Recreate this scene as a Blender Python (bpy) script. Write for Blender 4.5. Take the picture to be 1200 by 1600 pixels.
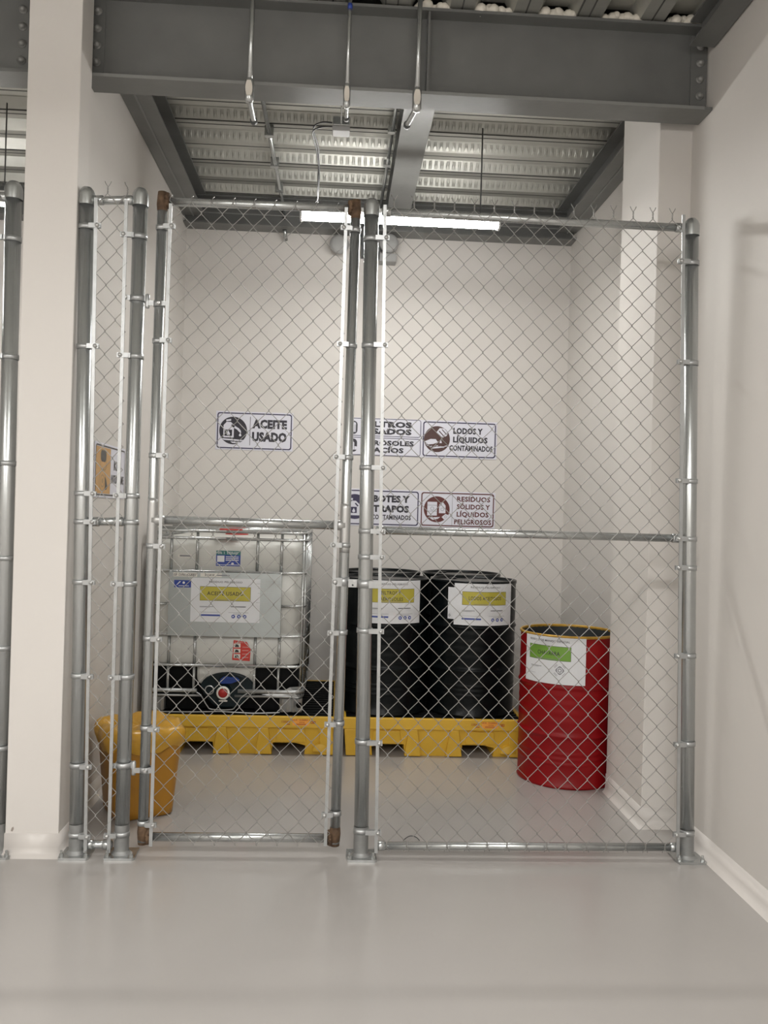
import bpy, bmesh, math, random
from mathutils import Vector, Matrix
random.seed(7)
PI = math.pi
for o in list(bpy.data.objects): bpy.data.objects.remove(o, do_unlink=True)
S = bpy.context.scene
COL = S.collection

# ------------------------------------------------------------------ camera
F_PX, YAW, PITCH, ROLL, CAM_H = 1350.0, 0.0539, 0.0021, 0.0288, 1.55
cam_d = bpy.data.cameras.new('camera'); cam = bpy.data.objects.new('camera', cam_d); COL.objects.link(cam)
cam_d.sensor_fit = 'VERTICAL'; cam_d.sensor_height = 32.0; cam_d.lens = F_PX * 32.0 / 1600.0
cam_d.clip_start = 0.05; cam_d.clip_end = 100
cam.matrix_world = (Matrix.Translation((0, 0, CAM_H)) @ Matrix.Rotation(-YAW, 4, 'Z') @
                    Matrix.Rotation(PI/2 + PITCH, 4, 'X') @ Matrix.Rotation(ROLL, 4, 'Z'))
S.camera = cam

# ------------------------------------------------------------------ world, exposure
w = bpy.data.worlds.new('world'); S.world = w; w.use_nodes = True
w.node_tree.nodes['Background'].inputs[0].default_value = (0.9, 0.92, 1.0, 1)
w.node_tree.nodes['Background'].inputs[1].default_value = 0.3
S.view_settings.view_transform = 'Standard'; S.view_settings.look = 'None'
S.view_settings.exposure = 1.0; S.view_settings.gamma = 1.0; S.view_settings.use_curve_mapping = False
LED_CAGE = 82.0        # emission of the tube in the cage
LED_SIDE = 50.0
LED_HALL = 158.0
SIDE_GLOW, HALL_GLOW = 0.37, 0.14        # the lens sides give off less than its underside
HALL = [(-3.1, 0.6), (0.2, 0.9), (-2.9, -1.4), (0.1, -1.7), (-2.9, -3.4), (0.1, -3.6)]   # hall lamp bars behind the viewer: x, y
# ------------------------------------------------------------------ materials
def mat(name, col, rough=0.5, metal=0.0, noise=0.0, nscale=8.0, bump=0.0, bscale=60.0, stretch=None, emit=None, spec=None, col2=None, sss=0, coat=0):
    m = bpy.data.materials.new(name); m.use_nodes = True
    nt = m.node_tree; b = nt.nodes['Principled BSDF']
    b.inputs['Base Color'].default_value = (*col, 1); b.inputs['Roughness'].default_value = rough
    b.inputs['Metallic'].default_value = metal
    if spec is not None: b.inputs['Specular IOR Level'].default_value = spec
    if coat: b.inputs['Coat Weight'].default_value = coat; b.inputs['Coat Roughness'].default_value = 0.15
    if sss: b.inputs['Subsurface Weight'].default_value = sss; b.inputs['Subsurface Radius'].default_value = (.05, .05, .05)
    if emit: b.inputs['Emission Color'].default_value = (*emit[0], 1); b.inputs['Emission Strength'].default_value = emit[1]
    tc = nt.nodes.new('ShaderNodeTexCoord'); mp = nt.nodes.new('ShaderNodeMapping')
    nt.links.new(tc.outputs['Object'], mp.inputs[0])
    if stretch: mp.inputs['Scale'].default_value = stretch
    if noise or col2:
        n = nt.nodes.new('ShaderNodeTexNoise'); n.inputs['Scale'].default_value = nscale; n.inputs['Detail'].default_value = 5
        nt.links.new(mp.outputs[0], n.inputs['Vector'])
        r = nt.nodes.new('ShaderNodeValToRGB')
        c2 = col2 if col2 else tuple(min(1, c*(1+noise)) for c in col)
        c1 = col if col2 else tuple(c*(1-noise) for c in col)
        r.color_ramp.elements[0].position = .3; r.color_ramp.elements[1].position = .7
        r.color_ramp.elements[0].color = (*c1, 1); r.color_ramp.elements[1].color = (*c2, 1)
        nt.links.new(n.outputs['Fac'], r.inputs[0]); nt.links.new(r.outputs[0], b.inputs['Base Color'])
    if bump:
        n2 = nt.nodes.new('ShaderNodeTexNoise'); n2.inputs['Scale'].default_value = bscale; n2.inputs['Detail'].default_value = 4
        nt.links.new(mp.outputs[0], n2.inputs['Vector'])
        bp = nt.nodes.new('ShaderNodeBump'); bp.inputs['Strength'].default_value = bump; bp.inputs['Distance'].default_value = 0.01
        nt.links.new(n2.outputs['Fac'], bp.inputs['Height']); nt.links.new(bp.outputs[0], b.inputs['Normal'])
    return m
M = dict(
    wall=mat('painted plaster', (.635, .607, .575), .6, noise=.02, nscale=1.2, bump=.06, bscale=14),
    cove=mat('epoxy cove', (.59, .56, .53), .35, noise=.02, nscale=3),
    floor=mat('grey epoxy floor', (.39, .371, .353), .21, noise=.03, nscale=1.6, bump=.03, bscale=9),
    steel=mat('grey primed steel', (.138, .140, .135), .34, noise=.10, nscale=5, bump=.05, bscale=30, stretch=(1, 1, 1)),
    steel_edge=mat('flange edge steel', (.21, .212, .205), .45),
    bolt=mat('painted bolt', (.24,.24,.23), .4, .3),
    galv=mat('galvanised tube', (.46, .475, .47), .27, .80, noise=.13, nscale=7, bump=.08, bscale=30, stretch=(1, 1, .12)),
    galv_l=mat('bright galvanised strap', (.43, .44, .44), .38, .7, noise=.08, nscale=20),
    wire=mat('galvanised wire', (.29, .285, .27), .42, .6, noise=.12, nscale=30),
    rust=mat('rusty weld', (.05, .028, .016), .8, .2, col2=(.17, .105, .06), nscale=25, bump=.6, bscale=60),
    zinc=mat('dull zinc paint', (.31, .315, .31), .5, .6, noise=.15, nscale=14),
    weld=mat('silver painted weld', (.47, .47, .46), .35, .7),
    deck=mat('galvanised deck', (.45, .45, .415), .45, .6, noise=.16, nscale=3.5, bump=.1, bscale=22, stretch=(.6, 2.2, 1)),
    deckdark=mat('deck seam', (.10, .10, .095), .6, .3),
    foam=mat('cream foam', (.72, .68, .60), .8, bump=.5, bscale=40),
    cream=mat('cream conduit cover', (.66, .62, .55), .5),
    cable=mat('black cable', (.03, .03, .032), .5),
    boxgrey=mat('grey enclosure', (.34, .34, .335), .5),
    darkgrey=mat('dark grey plastic', (.08, .085, .085), .5),
    lamp_body=mat('white lamp housing', (.75, .75, .74), .45),
    led=mat('led tube cage', (1, 1, 1), .5, emit=((1.0, .985, .95), LED_CAGE)),
    led2=mat('led tube side bay', (1, 1, 1), .5, emit=((1.0, .985, .95), LED_SIDE)),
    led_s=mat('led lens side cage', (1, 1, 1), .5, emit=((1.0, .985, .95), LED_CAGE*SIDE_GLOW)), led2_s=mat('led lens side bay', (1, 1, 1), .5, emit=((1.0, .985, .95), LED_SIDE*SIDE_GLOW)), led3_s=mat('led lens side hall', (1, 1, 1), .5, emit=((1.0, .98, .955), LED_HALL*HALL_GLOW)),
    led3=mat('led tube hall', (1, 1, 1), .5, emit=((1.0, .98, .955), LED_HALL)),
    white=mat('sign white', (.66, .66, .73), .35), black=mat('sign black', (.018, .016, .026), .4),
    maroon=mat('sign maroon', (.10, .018, .016), .4), navy=mat('sign navy', (.028, .022, .07), .4),
    brown=mat('sign dark brown', (.06, .022, .018), .4),
    ochre=mat('sign ochre', (.55, .32, .12), .45), ochre_d=mat('sign ochre dark', (.36, .24, .11), .45),
    signdark=mat('sign dark edge', (.05, .045, .04), .4),
    aluminium=mat('sign backing', (.62, .64, .64), .35, .3),
    paper=mat('label paper', (.70, .71, .73), .5, noise=.015, nscale=5, bump=.05, bscale=12),
    ylabel=mat('label yellow', (.46, .40, .05), .45), glabel=mat('label green', (.16, .33, .04), .45),
    ink=mat('print ink', (.03, .03, .035), .5), inkgrey=mat('print grey', (.22, .22, .24), .5),
    blue=mat('label blue', (.02, .05, .28), .4), teal=mat('label teal', (.03, .16, .15), .4),
    redst=mat('red sticker', (.55, .04, .03), .4), orange=mat('orange sticker', (.85, .36, .05), .45),
    redink=mat('red print', (.35, .03, .02), .45),
    hdpe=mat('milky tank plastic', (.62, .62, .585), .42, noise=.03, nscale=2, sss=.15),
    plate=mat('grey tin plate', (.44, .475, .475), .32, .55, noise=.05, nscale=3),
    yellow=mat('yellow polyethylene', (.66, .40, .035), .45, noise=.05, nscale=4, bump=.1, bscale=25),
    bin=mat('ochre bin plastic', (.36, .165, .012), .35, noise=.05, nscale=3),
    bag=mat('yellow bag film', (.50, .27, .025), .28, noise=.06, nscale=6, bump=.3, bscale=14),
    blackp=mat('black plastic', (.005, .0055, .006), .5, noise=.2, nscale=20, spec=.1),
    drum=mat('black drum enamel', (.004, .0055, .006), .25, noise=.2, nscale=4, bump=.06, bscale=9, spec=.16),
    red=mat('red drum enamel', (.225, .004, .006), .36, noise=.10, nscale=4, bump=.1, bscale=8, spec=.22),
    drumin=mat('drum inside', (.035, .04, .042), .45, .2),
    goldrim=mat('worn yellow rim', (.45, .26, .03), .4, .3, noise=.2, nscale=20),
    valve=mat('dark valve plastic', (.006, .015, .019), .4, spec=.25), valveblue=mat('blue valve handle', (.01, .04, .22), .4),
    capred=mat('red cap', (.38, .02, .015), .4), capwhite=mat('white ring', (.7, .68, .62), .45),
    smudge=mat('dirt mark', (.30, .26, .23), .8), seal=mat('sealant', (.55, .53, .49), .8, bump=.4, bscale=50),
)

# ------------------------------------------------------------------ geometry helpers
class G:
    """collects polygons and links them as one mesh object"""
    def __init__(s): s.v = []; s.f = []; s.mi = []; s.mats = []; s.sm = []
    def m(s, name):
        if name not in s.mats: s.mats.append(name)
        return s.mats.index(name)
    def add(s, vs, fs, mat=None, smooth=False):
        o = len(s.v); s.v += [tuple(a) for a in vs]; k = s.m(mat) if mat else 0
        for f in fs: s.f.append(tuple(i+o for i in f)); s.mi.append(k); s.sm.append(smooth)
        return s
    def box(s, a, b, mat=None):
        x0, y0, z0 = (min(a[i], b[i]) for i in range(3)); x1, y1, z1 = (max(a[i], b[i]) for i in range(3))
        return s.add([(x0,y0,z0),(x1,y0,z0),(x1,y1,z0),(x0,y1,z0),(x0,y0,z1),(x1,y0,z1),(x1,y1,z1),(x0,y1,z1)],
                     [(0,3,2,1),(4,5,6,7),(0,1,5,4),(1,2,6,5),(2,3,7,6),(3,0,4,7)], mat)
    def tube(s, pts, r, n=12, mat=None, caps=True, smooth=True):
        pts = [Vector(p) for p in pts]; rs = r if isinstance(r, (list, tuple)) else [r]*len(pts)
        t0 = (pts[1]-pts[0]).normalized(); up = Vector((0, 0, 1)) if abs(t0.z) < .9 else Vector((0, 1, 0))
        nx = t0.cross(up).normalized(); vs = []
        for i, p in enumerate(pts):
            if i == 0: t = t0
            elif i == len(pts)-1: t = (pts[i]-pts[i-1]).normalized()
            else: t = ((pts[i+1]-pts[i]).normalized()+(pts[i]-pts[i-1]).normalized()).normalized()
            nx = (nx - t*nx.dot(t)).normalized(); ny = t.cross(nx)
            for k in range(n):
                a = 2*PI*k/n; vs.append(p+nx*math.cos(a)*rs[i]+ny*math.sin(a)*rs[i])
        fs = []
        for i in range(len(pts)-1):
            for k in range(n): fs.append((i*n+k, i*n+(k+1) % n, (i+1)*n+(k+1) % n, (i+1)*n+k))
        s.add(vs, fs, mat, smooth)
        if caps:
            o = len(s.v)-len(vs); k = s.m(mat) if mat else 0
            s.f += [tuple(o+i for i in range(n))[::-1], tuple(o+(len(pts)-1)*n+i for i in range(n))]; s.mi += [k, k]; s.sm += [False, False]
        return s
    def lathe(s, prof, c=(0, 0, 0), n=32, mat=None, axis='z', smooth=True, a0=0, a1=2*PI):
        full = abs(a1-a0-2*PI) < 1e-6; m_ = n if full else n+1; vs = []
        for r, h in prof:
            for k in range(m_):
                a = a0+(a1-a0)*k/n; p = (r*math.sin(a), -r*math.cos(a), h)
                if axis == 'y': p = (p[0], h, p[1])
                if axis == 'x': p = (h, p[0], p[1])
                vs.append((p[0]+c[0], p[1]+c[1], p[2]+c[2]))
        fs = []
        for i in range(len(prof)-1):
            for k in range(n if full else n):
                k2 = (k+1) % m_ if full else k+1
                fs.append((i*m_+k, i*m_+k2, (i+1)*m_+k2, (i+1)*m_+k))
        return s.add(vs, fs, mat, smooth)
    def prism(s, poly, y0, y1, mat=None, fn=None):
        """polygon in x,z extruded along y (fn remaps (x, y, z))"""
        n = len(poly); f = fn or (lambda x, y, z: (x, y, z))
        vs = [f(x, y0, z) for x, z in poly]+[f(x, y1, z) for x, z in poly]
        fs = [tuple(range(n)), tuple(range(2*n-1, n-1, -1))]+[(i, (i+1) % n+0, (i+1) % n+n, i+n)[::-1] for i in range(n)]
        return s.add(vs, fs, mat)
    def obj(s, name, mat=None, parent=None, loc=(0, 0, 0), rotz=0, bevel=0, kind=None):
        me = bpy.data.meshes.new(name); me.from_pydata(s.v, [], s.f)
        for mn in (s.mats or [mat]): me.materials.append(M[mn])
        if s.mats: me.polygons.foreach_set('material_index', s.mi)
        me.polygons.foreach_set('use_smooth', s.sm); me.update()
        bm = bmesh.new(); bm.from_mesh(me); bmesh.ops.recalc_face_normals(bm, faces=bm.faces)
        bmesh.ops.triangulate(bm, faces=[f for f in bm.faces if len(f.verts) > 4])
        bm.to_mesh(me); bm.free()
        o = bpy.data.objects.new(name, me); COL.objects.link(o); o.location = loc; o.rotation_euler = (0, 0, rotz)
        if bevel:
            b = o.modifiers.new('bevel', 'BEVEL'); b.width = bevel; b.segments = 2; b.limit_method = 'ANGLE'
        if parent: o.parent = parent
        if kind: o['kind'] = kind
        return o
def tag(o, label, cat, group=None):
    o['label'] = label; o['category'] = cat
    if group: o['group'] = group
    return o
def thing(name, label, cat, loc=(0, 0, 0), rotz=0, group=None):
    o = bpy.data.objects.new(name, None); o.empty_display_size = .1; COL.objects.link(o)
    o.location = loc; o.rotation_euler = (0, 0, rotz); return tag(o, label, cat, group)
def dup(root, loc=None, label=None):
    r = root.copy(); COL.objects.link(r)
    if loc: r.location = loc
    if label: r['label'] = label
    for ch in list(root.children):
        c = ch.copy(); COL.objects.link(c); c.parent = r
        for g in list(ch.children):
            d = g.copy(); COL.objects.link(d); d.parent = c
    return r
def struct(g, name, mat=None, bevel=0): return g.obj(name, mat, bevel=bevel, kind='structure')

_tc = {}
def text2d(s, bold=.02):
    """outline of a text as flat polygons, normalised to cap height 1, starting at x 0"""
    if (s, bold) in _tc: return _tc[(s, bold)]
    def mk(t):
        c = bpy.data.curves.new('t', 'FONT'); c.body = t; c.size = 1; c.offset = bold; c.resolution_u = 2; c.space_character = 1.06
        o = bpy.data.objects.new('t', c); COL.objects.link(o)
        dg = bpy.context.evaluated_depsgraph_get(); me = o.evaluated_get(dg).to_mesh()
        vs = [(v.co.x, v.co.y) for v in me.vertices]; fs = [tuple(p.vertices) for p in me.polygons]
        o.evaluated_get(dg).to_mesh_clear(); bpy.data.objects.remove(o); bpy.data.curves.remove(c)
        return vs, fs
    hv, _ = mk('H'); ch = max(v[1] for v in hv)-min(v[1] for v in hv); y0 = min(v[1] for v in hv)
    vs, fs = mk(s); x0 = min(v[0] for v in vs); x1 = max(v[0] for v in vs)
    r = [((x-x0)/(x1-x0), (y-y0)/ch) for x, y in vs], fs
    _tc[(s, bold)] = r; return r

class Print:
    """flat printing: u,v coordinates in metres on a sheet; fn maps (u, v, lift) to the sheet's surface"""
    def __init__(s, fn): s.fn = fn
    def poly(s, g, pts, lift, mat): g.add([s.fn(u, v, lift) for u, v in pts], [tuple(range(len(pts)))], mat)
    def grid(s, g, u0, v0, u1, v1, lift, mat, n=1):
        vs = []; 
        for i in range(n+1):
            u = u0+(u1-u0)*i/n; vs += [s.fn(u, v0, lift), s.fn(u, v1, lift)]
        g.add(vs, [(2*i, 2*i+2, 2*i+3, 2*i+1) for i in range(n)], mat)
    def disc(s, g, u, v, r, lift, mat, n=28, ry=None):
        s.poly(g, [(u+r*math.cos(2*PI*k/n), v+(ry or r)*math.sin(2*PI*k/n)) for k in range(n)], lift, mat)
    def ring(s, g, outer, inner, lift, mat):
        n = len(outer); vs = [s.fn(u, v, lift) for u, v in outer]+[s.fn(u, v, lift) for u, v in inner]
        g.add(vs, [(i, (i+1) % n, (i+1) % n+n, i+n) for i in range(n)], mat)
    def rrect(s, u0, v0, u1, v1, r, k=5):
        p = []
        for cx, cy, a in ((u1-r, v1-r, 0), (u0+r, v1-r, 1), (u0+r, v0+r, 2), (u1-r, v0+r, 3)):
            for i in range(k+1):
                t = (a+i/k)*PI/2; p.append((cx+r*math.cos(t), cy+r*math.sin(t)))
        return p
    def marks(s, g, u, v, wdt, h, lift, mat, seed=1):
        """print too small to read in the photo: a row of letter-sized marks"""
        rr = random.Random(seed); x = 0
        while x < wdt-h*.4:
            q = h*rr.uniform(.45, .75)
            if rr.random() < .16: x += q; continue
            a = h*.16
            s.grid(g, u+x, v, u+x+a, v+h, lift, mat)
            if rr.random() < .6: s.grid(g, u+x+q-a*1.6, v, u+x+q-a*.6, v+h*rr.choice((1, .5)), lift, mat)
            for k in rr.sample((0, .42, .84), 2): s.grid(g, u+x, v+h*k, u+x+q-a, v+h*(k+.15), lift, mat)
            x += q+a*.6
    def text(s, g, t, u, v, wdt, h, lift, mat, bold=.02):
        vs, fs = text2d(t, bold); g.add([s.fn(u+x*wdt, v+y*h, lift) for x, y in vs], fs, mat)

# ------------------------------------------------------------------ setting
XL, XR, XRF, YB, YC = -1.235, 1.80, 1.742, 6.80, 4.05
ZD = 3.95
g = G().box((-4.6, -4.4, -.1), (2.2, 7.1, 0)); struct(g, 'floor', 'floor')
g = G().box((-4.6, YB, 0), (2.2, YB+.15, 4.3)); struct(g, 'wall_back', 'wall')
g = G().box((-1.375, 4.03, 0), (XL, YB, 4.15)); struct(g, 'wall_left', 'wall')
g = G().box((XRF, -4.4, 0), (2.1, 4.29, 4.15)).box((XR, 4.28, 0), (2.1, YB, 4.15)); struct(g, 'wall_right', 'wall')
g = G().box((-4.75, -4.4, 0), (-4.6, 7.0, 4.3)); struct(g, 'wall_hall_side', 'wall')
g = G().box((-4.75, -4.55, 0), (2.1, -4.4, 4.3)); struct(g, 'wall_front', 'wall')
c = struct(G().box((-1.412, 3.868, 0), (-1.182, 4.035, 4.2)), 'column', 'wall', bevel=.004)
c = struct(G().box((1.575, 4.29, 0), (XR+.05, 4.86, 4.2)), 'column', 'wall', bevel=.004)
def cove(name, pts, closed=False):
    """sanitary cove: smooth fillet from wall to floor along a plan polyline; pts = (x, y, nx, ny)"""
    prof = [(0.0, .105), (.0025, .104), (.003, .045), (.005, .024), (.010, .011), (.020, .002), (.021, 0)]
    vs = []; n = len(prof)
    for x, y, nx, ny in pts:
        for d, z in prof: vs.append((x+nx*d, y+ny*d, z))
    fs = [(i*n+k, (i+1)*n+k, (i+1)*n+k+1, i*n+k+1) for i in range(len(pts)-1) for k in range(n-1)]
    g = G().add(vs, fs, None, True); o = g.obj(name, 'cove', kind='structure'); return o
cove('baseboard_right', [(XRF, -4.4, -1, 0), (XRF, 4.29, -1, -1), (1.575, 4.29, -1, -1), (1.575, 4.86, -1, 0)])
cove('baseboard_recess', [(XR, 4.86, -1, 0), (XR, YB, -1, -1), (XL, YB, 1, -1), (XL, 4.035, 1, 0)])
cove('baseboard_left', [(-1.182, 4.04, 1, 0), (-1.182, 3.868, 1, -1), (-1.412, 3.868, -1, -1), (-1.412, 4.035, -1, 0)])
g = G(); pr = Print(lambda u, v, l: (u, 3.867-l, v))
pr.poly(g, [(-1.388, .115), (-1.380, .112), (-1.374, .125), (-1.377, .134), (-1.384, .128)], 0, 'smudge'); g.obj('scuff_mark', None, c.parent, kind='structure')

# ceiling: corrugated steel deck, each sheet a piece
ceil = struct(G().box((-4.6, -4.4, 4.06), (2.1, 7.0, 4.15)), 'ceiling', 'deckdark')
P, HR = .305, .062
def deck_profile(n):
    p = [(0.0, 0)]
    for i in range(n):
        a = i*P
        p += [(a+.118, 0), (a+.152, HR), (a+.267, HR), (a+P, 0)]
    return p
def deck_sheet(name, x0, x1, y0, nr, along='x'):
    g = G(); pf = deck_profile(nr); vs = []
    for t, z in pf:
        if along == 'x': vs += [(x0, y0+t, ZD+z), (x1, y0+t, ZD+z)]
        else: vs += [(y0+t, x0, ZD+z), (y0+t, x1, ZD+z)]
    g.add(vs, [(2*i, 2*i+1, 2*i+3, 2*i+2) for i in range(len(pf)-1)], 'deck')
    for i in range(nr):                       # stiffening groove in the low flat, lap seam at the sheet edge
        t = y0+i*P
        for q in (.055,):
            a, b = t+q, t+q+.007
            if along == 'x': g.box((x0, a, ZD-.002), (x1, b, ZD+.001), 'deckdark')
            else: g.box((a, x0, ZD-.002), (b, x1, ZD+.001), 'deckdark')
    if along == 'x': g.box((x0, y0-.003, ZD-.006), (x1, y0+.004, ZD), 'deckdark')
    else: g.box((y0-.003, x0, ZD-.006), (y0+.004, x1, ZD), 'deckdark')
    return g.obj(name, None, ceil)
y = 4.16
while y < 6.7:
    deck_sheet('deck_sheet', -4.6, XR, y, 2, 'x'); y += 2*P
x = .157-15*P
while x < 1.6:
    deck_sheet('deck_sheet', -4.4, 4.10, x, 3, 'y'); x += 3*P
g = G(); y = 4.16                              # pressed shear dimples on the sloping webs
i = 0
while y < 6.7:
    for (ya, za, yb, zb) in ((P, 0, .267, HR),):
        xx = -1.2
        while xx < 1.75:
            q0, q1 = .12, .88
            p0 = (y+ya+(yb-ya)*q0, ZD+za+(zb-za)*q0); p1 = (y+ya+(yb-ya)*q1, ZD+za+(zb-za)*q1)
            dn = -.007; sgn = 1 if yb > ya else -1; ny, nz = sgn*.005, -.003
            a, b = xx, xx+.022
            g.add([(a, p0[0], p0[1]), (b, p0[0], p0[1]), (b, p1[0], p1[1]), (a, p1[0], p1[1]),
                   ((a+b)/2-.005, (p0[0]+p1[0])/2+ny, (p0[1]+p1[1])/2+nz), ((a+b)/2+.005, (p0[0]+p1[0])/2+ny, (p0[1]+p1[1])/2+nz)],
                  [(0, 1, 5, 4), (3, 4, 5, 2), (0, 4, 3), (1, 2, 5)], 'deck')
            xx += .041
    y += P
g.obj('web_dimples', None, ceil, kind='stuff')

# beams
def ibeam_x(g, x0, x1, yc, fw, z0, z1, tf=.014, tw=.01, mat='steel'):
    g.box((x0, yc-fw/2, z0), (x1, yc+fw/2, z0+tf), mat).box((x0, yc-fw/2, z1-tf), (x1, yc+fw/2, z1), mat).box((x0, yc-tw/2, z0+tf), (x1, yc+tw/2, z1-tf), mat)
def ibeam_y(g, y0, y1, xc, fw, z0, z1, tf=.010, tw=.008, mat='steel'):
    g.box((xc-fw/2, y0, z0), (xc+fw/2, y1, z0+tf), mat).box((xc-fw/2, y0, z1-tf), (xc+fw/2, y1, z1), mat).box((xc-tw/2, y0, z0+tf), (xc+tw/2, y1, z1-tf), mat)
def bolts(parent, x, y, zs, r=.016):
    for z in zs:
        b = G().lathe([(.0, -.016), (r*.6, -.014), (r*.95, -.007), (r, 0), (r*1.25, 0), (r*1.25, .004)], (x, y, z), 14, 'bolt', 'y')
        b.obj('bolt', None, parent)
gird = thing('girder', 'large dark grey steel girder across the top of the caged bay', 'beam', (0, YC, 3.53))
def local(o, parent): o.location = Vector(o.location)-Vector(parent.location); return o
g = G(); ibeam_x(g, -1.222, 1.738, 4.13, .16, 3.53, 3.94)
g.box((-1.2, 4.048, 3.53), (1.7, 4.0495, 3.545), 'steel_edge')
local(g.obj('beam_profile', None, gird), gird)
local(G().box((.362, 4.055, 3.544), (.372, 4.125, 3.93)).obj('stiffener', 'steel', gird), gird)
for k, (x, r) in enumerate(((-1.188, .017), (1.700, .016))):
    bp = local(G().box((x-.034 if k == 0 else x-.045, 4.118, 3.57), (x+.035 if k == 0 else x+.032, 4.1255, 3.92)).obj('end_plate', 'steel', gird), gird)
    for z in (3.627, 3.707, 3.787, 3.868):
        b = G().lathe([(.0, -.018), (r*.6, -.016), (r*.95, -.008), (r, 0), (r*1.2, 0), (r*1.2, .004)], (x, 4.112, z), 14, 'bolt', 'y').obj('bolt', None, gird); local(b, gird)
g = G()
for i in range(22):                            # torn sealant along the girder's left end
    z = 3.55+i*.018; g.box((-1.236-random.random()*.004, 4.046, z), (-1.222+random.random()*.006, 4.06, z+.018), 'seal')
local(g.obj('sealant_bead', None, gird), gird)
g2 = thing('girder', 'dark steel girder over the side bay, cut off by the left edge', 'beam', (-2.5, YC, 3.53))
g = G(); ibeam_x(g, -4.55, -1.415, 4.13, .16, 3.53, 3.94); local(g.obj('beam_profile', None, g2), g2)
for z in (3.62, 3.698, 3.779, 3.859):
    b = G().lathe([(.0, -.018), (.01, -.016), (.016, -.008), (.017, 0), (.02, 0), (.02, .004)], (-1.534, 4.121, z), 14, 'bolt', 'y').obj('bolt', None, g2); local(b, g2)
def beam(name, label, fn, loc):
    g = G(); fn(g); o = g.obj(name); o.data.transform(Matrix.Translation(-Vector(loc))); o.location = loc
    return tag(o, label, 'beam')
beam('joist', 'grey steel joist running back along the left wall of the bay', lambda g: (ibeam_y(g, 4.21, 6.62, -1.150, .165, 3.77, 3.945), g.box((-1.16, 4.21, 3.764), (-1.150, 6.62, 3.77), 'steel_edge')), (-1.15, 4.21, 3.77))
beam('joist', 'grey steel joist in the middle of the ceiling, lit along its underside', lambda g: ibeam_y(g, 4.21, 6.62, .385, .17, 3.77, 3.945), (.385, 4.21, 3.77))
beam('joist', 'grey steel joist running back along the right wall of the bay', lambda g: (ibeam_y(g, 4.865, 6.62, 1.715, .165, 3.77, 3.945), g.box((1.715, 4.865, 3.764), (1.725, 6.62, 3.77), 'steel_edge')), (1.715, 4.865, 3.77))
beam('rear_beam', 'dark steel beam along the top of the back wall', lambda g: (ibeam_x(g, XL+.003, XR-.003, 6.715, .16, 3.725, 3.945, .012), g.box((XL+.01, 6.632, 3.80), (XR-.01, 6.640, 3.808), 'steel_edge')), (.28, 6.71, 3.72))
beam('edge_beam', 'dark steel beam along the top of the right wall, in front of the girder', lambda g: ibeam_y(g, -.5, 4.04, 1.675, .12, 3.825, 3.947), (1.675, 2, 3.825))
beam('rear_beam', 'dark steel beam at the back of the side bay, behind the far left post', lambda g: ibeam_x(g, -4.55, -1.38, 6.715, .16, 3.725, 3.945, .012), (-2.6, 6.71, 3.72))
# foam plugs
def foam(x, s, seed, label, z=3.942):
    rr = random.Random(seed); bm = bmesh.new()
    for i in range(9):
        t = (i/8-.5)*.135*s; r = .018+rr.random()*.014
        bmesh.ops.create_icosphere(bm, subdivisions=2, radius=r, matrix=Matrix.Translation((t+rr.uniform(-.006, .006), rr.uniform(-.012, .012), .014+rr.random()*.018*(1-abs(i-4)/6))))
    me = bpy.data.meshes.new('foam_plug'); bm.to_mesh(me); bm.free(); me.materials.append(M['foam'])
    for p in me.polygons: p.use_smooth = True
    o = bpy.data.objects.new('foam_plug', me); COL.objects.link(o); o.location = (x, 4.085, z); tag(o, label, 'foam', 'foam plugs on top of the girder')
for x, s, sd, lb in ((.382, 1.1, 1, 'cream foam plug on the girder beside the rightmost conduit'), (.672, 1, 2, 'cream foam plug on the girder, fourth from the right wall'),
                     (.98, 1.05, 3, 'flattish cream foam plug on the girder, third from the right wall'), (1.29, 1.1, 4, 'widest bright foam plug on the girder, second from the right wall'),
                     (1.60, .95, 5, 'dim foam plug on the girder, nearest the right wall')): foam(x, s, sd, lb)

# ------------------------------------------------------------------ conduits, box, cables, lamps
def conduit_drop(x, zt, r, ylen, label, tilt=0, tape=False):
    t = thing('conduit_drop', label, 'conduit', (x, 3.985, 3.45), 0, 'conduits hanging over the girder')
    G().tube([(0, 0, .05), (.004, 0, zt-3.45)], r, 10).obj('pipe', 'galv', t)
    g = G(); prof = [(r*1.1, .055), (r*1.7, .045), (r*1.9, .03), (r*1.9, -.04), (r*1.3, -.055), (0, -.058)]
    g.lathe(prof, (0, 0, .02), 14).obj('conduit_body', 'galv', t)
    p = Print(lambda u, v, l: (u, -r*1.9-.002-l, v)); g = G()
    ov = [(r*1.35*math.cos(a*PI/10), .022+(.034 if math.sin(a*PI/10) > 0 else -.034)*min(1, abs(math.sin(a*PI/10))*1.2)) for a in range(20)]
    g.prism(ov, -r*1.9-.006, -r*1.2, 'cream'); co = g.obj('cover_plate', None, t); co['label'] = 'cream oval cover plate'
    G().tube([(0, 0, -.015), (tilt, ylen, -.02)], r*1.15, 12, caps=False).obj('elbow_pipe', 'galv', t)
    G().lathe([(r*1.2, 0), (r*1.5, 0), (r*1.5, .025), (r*1.15, .025), (r*.95, .02), (r*.95, 0)], (tilt, ylen-.005, -.02), 14, 'darkgrey', 'y').obj('bushing', None, t)
    if tape: G().tube([(.0035, 0, .42), (.0037, 0, .445)], r*1.25, 10).obj('blue_tape', 'blue', t)['label'] = 'wrap of blue tape'
    return t
conduit_drop(-.458, 3.99, .0115, .21, 'leftmost conduit crossing the girder, with a dark open end')
conduit_drop(-.012, 3.99, .009, .13, 'middle thin conduit crossing the girder, with a scrap of blue tape', tape=True)
conduit_drop(.312, 3.99, .0115, .17, 'rightmost conduit crossing the girder, bent left under it', tilt=-.03)
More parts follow.
